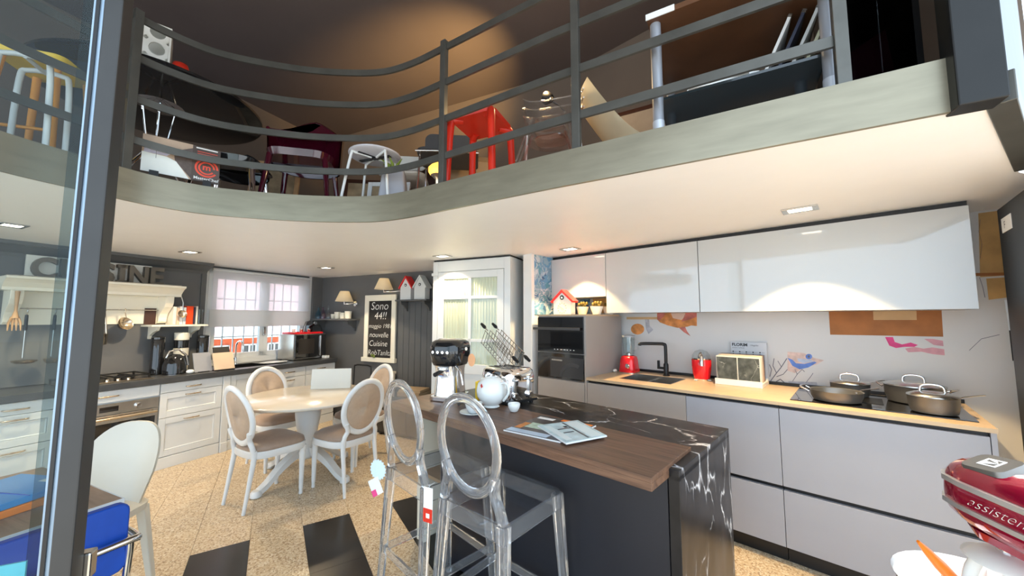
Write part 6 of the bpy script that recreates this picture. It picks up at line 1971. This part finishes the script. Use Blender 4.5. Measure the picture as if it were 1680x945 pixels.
solo(MB().sph((0, 0, .07), (.06, .04, .04)).sph((-.05, 0, .115), .03).sph((-.085, 0, .11), (.018, .014, .014)).cyl((.02, .02, .0), (.02, .02, .05), .012).cyl((-.03, -.02, .0), (-.03, -.02, .05), .012).cyl((.02, -.02, .0), (.02, -.02, .05), .012).cyl((-.03, .02, .0), (-.03, .02, .05), .012),
     'toy_dog', mat('toy_tan', (.34, .2, .03), .7), 'small tan toy dog on top of the tall crate', 'toy', FW, (-.94, 3.70, ZG + .661), smooth=60)
t = thing('tall_crate', 'dark wooden crate behind the white plastic chair on the gallery', 'crate', FW, (-.94, 3.70, ZG))
for z in (.0, .22, .44):
    MB().box(-.22, -.16, z, .22, -.145, z + .20).build('slat', M_DKFR, t)
    MB().box(-.22, .145, z, .22, .16, z + .20).build('slat', M_DKFR, t)
MB().box(-.22, -.145, 0, -.205, .145, .64).box(.205, -.145, 0, .22, .145, .64).build('side', M_DKFR, t)
MB().box(-.22, -.16, .645, .22, .16, .66).build('top', M_DKFR, t)
# yellow glowing glass ornament
t = thing('amber_lamp', 'small amber glass lamp glowing behind the railing post', 'lamp', FW, (-.50, 2.42, ZG))
MB().lathe([(.05, 0), (.055, .01), (.02, .03), (.018, .12), (.05, .15)], 16).build('stem', M_BRASS, t, smooth=50)
MB().lathe([(.05, .15), (.065, .175), (.065, .20), (.035, .23)], 16).build('glass', mat('amber_glow', (.9, .55, .1), .3, emit=(1.0, .55, .08), estr=1.2, var=0), t, smooth=50)

# ---- red moulded stool
t = thing('red_stool', 'bright red moulded stool with thick legs standing at the gallery edge', 'stool', FW, (-.205, 2.37, ZG), R(-24))
SHr = .50
MB().loft([[(x, y, SHr - .03) for x, y in rrect(.31, .30, .05, 5)], [(x, y, SHr - .005) for x, y in rrect(.33, .32, .06, 5)], [(x, y, SHr) for x, y in rrect(.29, .28, .05, 5)]]).build('seat', M_REDPL, t, smooth=50)
for sx in (-1, 1):
    for sy in (-1, 1):
        MB().tube(spline([(sx * .09, sy * .09, SHr - .018), (sx * .135, sy * .13, SHr - .03), (sx * .148, sy * .143, SHr - .07), (sx * .165, sy * .16, 0)], 4), [.026] * 5 + [.025] * 4 + [.023] * 4, 10).build('leg', M_REDPL, t, smooth=60)

# ---- nested clear chairs
def clear_chair(loc, rz, label, mt):
    t = thing('clear_chair', label, 'chair', FW, loc, rz, 'clear plastic chairs nested on the gallery')
    rows = []
    n = 14
    for i in range(8):
        v = i / 7
        row = []
        for j in range(n + 1):
            an = PI * 1.08 + PI * .84 * j / n
            z = .30 + (.28 - .06 * abs(math.cos(an)) ** 2) * v
            row.append(((.155 + .05 * v) * math.cos(an), (.145 + .05 * v) * math.sin(an), z))
        rows.append(row)
    MB().grid(rows).build('backrest', mt, t, smooth=60)
    MB().tube(rows[-1], .005, 6).build('rim', mt, t, smooth=60)
    MB().loft([[(x, y, .30) for x, y in rrect(.20, .17, .06, 5)], [(x, y, .308) for x, y in rrect(.20, .17, .06, 5)]]).build('seat', mt, t, smooth=50)
    for sx in (-1, 1):
        MB().tube([(sx * .10, .10, .30), (sx * .18, .18, 0)], [.007, .006], 8).build('leg', mt, t, smooth=60)
        MB().tube([(sx * .158, .0, .30), (sx * .205, -.08, 0)], [.007, .006], 8).build('leg', mt, t, smooth=60)
clear_chair((.25, 2.24, ZG), face(-.3, -.95), 'rose tinted clear chair at the red stool side of the nested clear chairs', M_CLEARPINK)
clear_chair((.25, 2.24, ZG + .06), face(-.3, -.95), 'clear chair nested in the middle of the clear chairs', M_CLEARCH)
clear_chair((.25, 2.24, ZG + .12), face(-.3, -.95), 'clear chair at the railing side of the nested clear chairs', M_CLEARCH)

# ---- lit clip lamp on a floor stand, lighting the ceiling
lp = px(897, 161, 2.62)
t = thing('reading_lamp', 'lit reading lamp on a slim black stand behind the clear chairs', 'lamp', FW, (.46, 2.66, ZG))
q = lp - Vector((.46, 2.66, ZG))
MB().lathe([(.11, 0), (.11, .015), (.015, .022)], 24).build('base', M_BLACK, t, smooth=40)
MB().tube([(0, 0, .02), (0, 0, q.z - .16), (q.x * .5, q.y * .5, q.z - .05), tuple(q + Vector((.02, 0, -.015)))], .007, 8).build('arm', M_BLACK, t, smooth=60)
aim = (px(705, 140, 4.3) - lp).normalized()
m = MB(); m.M = Matrix.Translation(q) @ aim.to_track_quat('Z', 'Y').to_matrix().to_4x4()
m.lathe([(.014, -.06), (.03, -.05), (.048, .0), (.046, .0), (.028, -.045)], 20, cap=False)
m.build('lamp_head', M_BLACK, t, smooth=50)
m = MB(); m.M = Matrix.Translation(q); m.sph((0, 0, 0), .028, 14, 10)
m.build('bulb', M_BULB, t, smooth=60)
spot(Matrix.Identity(4), lp + aim * .045, 300, 60, (1.0, 0.62, 0.22), 1.0, aim, .03)
pd = bpy.data.lights.new('lamp_glow', 'POINT')
pd.energy = 7
pd.color = (1.0, .66, .30)
pd.shadow_soft_size = .03
po = bpy.data.objects.new('lamp_glow', pd)
C.objects.link(po)
po.location = lp + Vector((-.02, -.05, .06))

# ---- cream lounge shell
t = thing('lounge_shell', 'cream lounge chair shell shaped like a pointed scoop', 'chair', FW, (.67, 2.39, ZG), face(.93, -.35))
rows = []
for i in range(13):
    v = i / 12
    row = []
    for j in range(17):
        u = -1 + 2 * j / 16
        wv = .10 + .20 * math.sin(PI * (.15 + .62 * v))
        y_ = .24 - .30 * v - .16 * v * v
        z_ = .10 + .06 * (1 - v) ** 2 + .56 * v ** 2.0
        row.append((wv * u, y_ + .10 * u * u * v, z_ + .13 * u * u * (1 - .6 * v)))
    rows.append(row)
MB().grid(rows, .012, (0, .5, -.86)).build('shell', mat('cream_shell', (.62, .53, .36), .45), t, smooth=60)
MB().lathe([(.17, 0), (.17, .012), (.03, .02), (.03, .085)], 24).build('swivel_base', M_CHROME, t, smooth=40)

# ---- big desk with round legs at the right end
lg = pz(1076, 221, ZG)
DX = Vector((.866, -.50, 0)).normalized()
FDk = Matrix.Translation((lg.x + .045, lg.y + .075, ZG)) @ Matrix.Rotation(math.atan2(DX.y, DX.x), 4, 'Z')
t = thing('gallery_desk', 'brown desk on thick grey round legs with a dark glass lower shelf', 'desk', FDk)
MB().box(-.03, -.05, .58, .66, .62, .605).build('desk_top', mat('desk_brown', (.10, .045, .022), .4, var=.2, scale=5), t)
MB().box(-.034, -.054, .578, .09, -.05, .607).build('edge_strip', M_WHITELAC, t)
for x, y in ((0, 0), (.62, 0), (0, .56), (.62, .56)):
    m = MB().cyl((x, y, .03), (x, y, .58), .024, n=18)
    m.build('leg', mat('leg_grey', (.30, .32, .36), .4, .3), t, smooth=40)
    MB().cyl((x, y, 0), (x, y, .10), .026, n=18).build('leg_sleeve', mat('leg_pale', (.52, .55, .60), .4, .3), t, smooth=40)
MB().box(.0, .01, .205, .62, .56, .217).build('lower_shelf', mat('dark_teal_glass', (.02, .03, .035), .12, coat=.6, var=0), t)
for k, (x, y, rr, lab) in enumerate(((.24, .10, 8, 'lowest sheaf of white papers on the desk shelf'), (.25, .11, -6, 'middle sheaf of white papers on the desk shelf'), (.26, .10, 20, 'topmost sheaf of white papers on the desk shelf'))):
    m = MB().box(-.12, -.085, 0, .12, .085, .010)
    solo(m, 'paper_sheaf', M_PAPER, lab, 'papers', FDk, (x, y, .218 + k * .0105), R(rr), 'papers on the desk shelf')
for k in range(4):
    t = thing('wall_tile_sample', ['pale tile sample leaning first against the desk top', 'navy tile sample leaning second against the desk', 'grey tile sample leaning third against the desk', 'olive tile sample leaning at the end of the desk'][k], 'tile sample', FDk, (.40 + k * .05, .20, .218), 0, 'tile samples leaning under the desk')
    m = MB(); m.M = Matrix.Rotation(R(24), 4, 'Y'); m.box(-.012, 0, 0.006, 0, .30, .36); m.build('panel_board', [M_PAPER, mat('panel_navy', (.03, .035, .06), .4), mat('panel_grey', (.42, .43, .42), .4), mat('panel_olive', (.30, .30, .20), .5)][k], t)
    m = MB(); m.M = Matrix.Rotation(R(24), 4, 'Y'); m.box(-.014, 0, .35, .002, .30, .366); m.build('edge_trim', M_STEEL, t)
t = thing('glass_cabinet', 'dark glass cabinet with crimson cloth inside beside the gallery pillar', 'cabinet', FDk, (.69, .28, 0))
MB().box(0, 0, 0, .02, .30, 1.1).box(.26, 0, 0, .28, .30, 1.1).box(.02, .28, 0, .26, .30, 1.1).box(.02, 0, 0, .26, .28, .02).box(.02, 0, 1.08, .26, .28, 1.1).build('cabinet_frame', M_BLACK, t)
MB().box(.02, .0, .02, .26, .004, 1.08).build('glass_front', pane('smoked_glass', (.45, .47, .5), .5), t)
MB().loft([[(.05, .06, .02), (.23, .06, .02), (.23, .22, .02), (.05, .22, .02)], [(.07, .08, .38), (.20, .08, .45), (.20, .2, .45), (.07, .2, .38)]]).build('folded_cloth', mat('crimson_cloth', (.12, .004, .02), .8), t)
MB().box(.02, .02, .56, .26, .27, .575).build('glass_shelf', M_CLEAR, t)
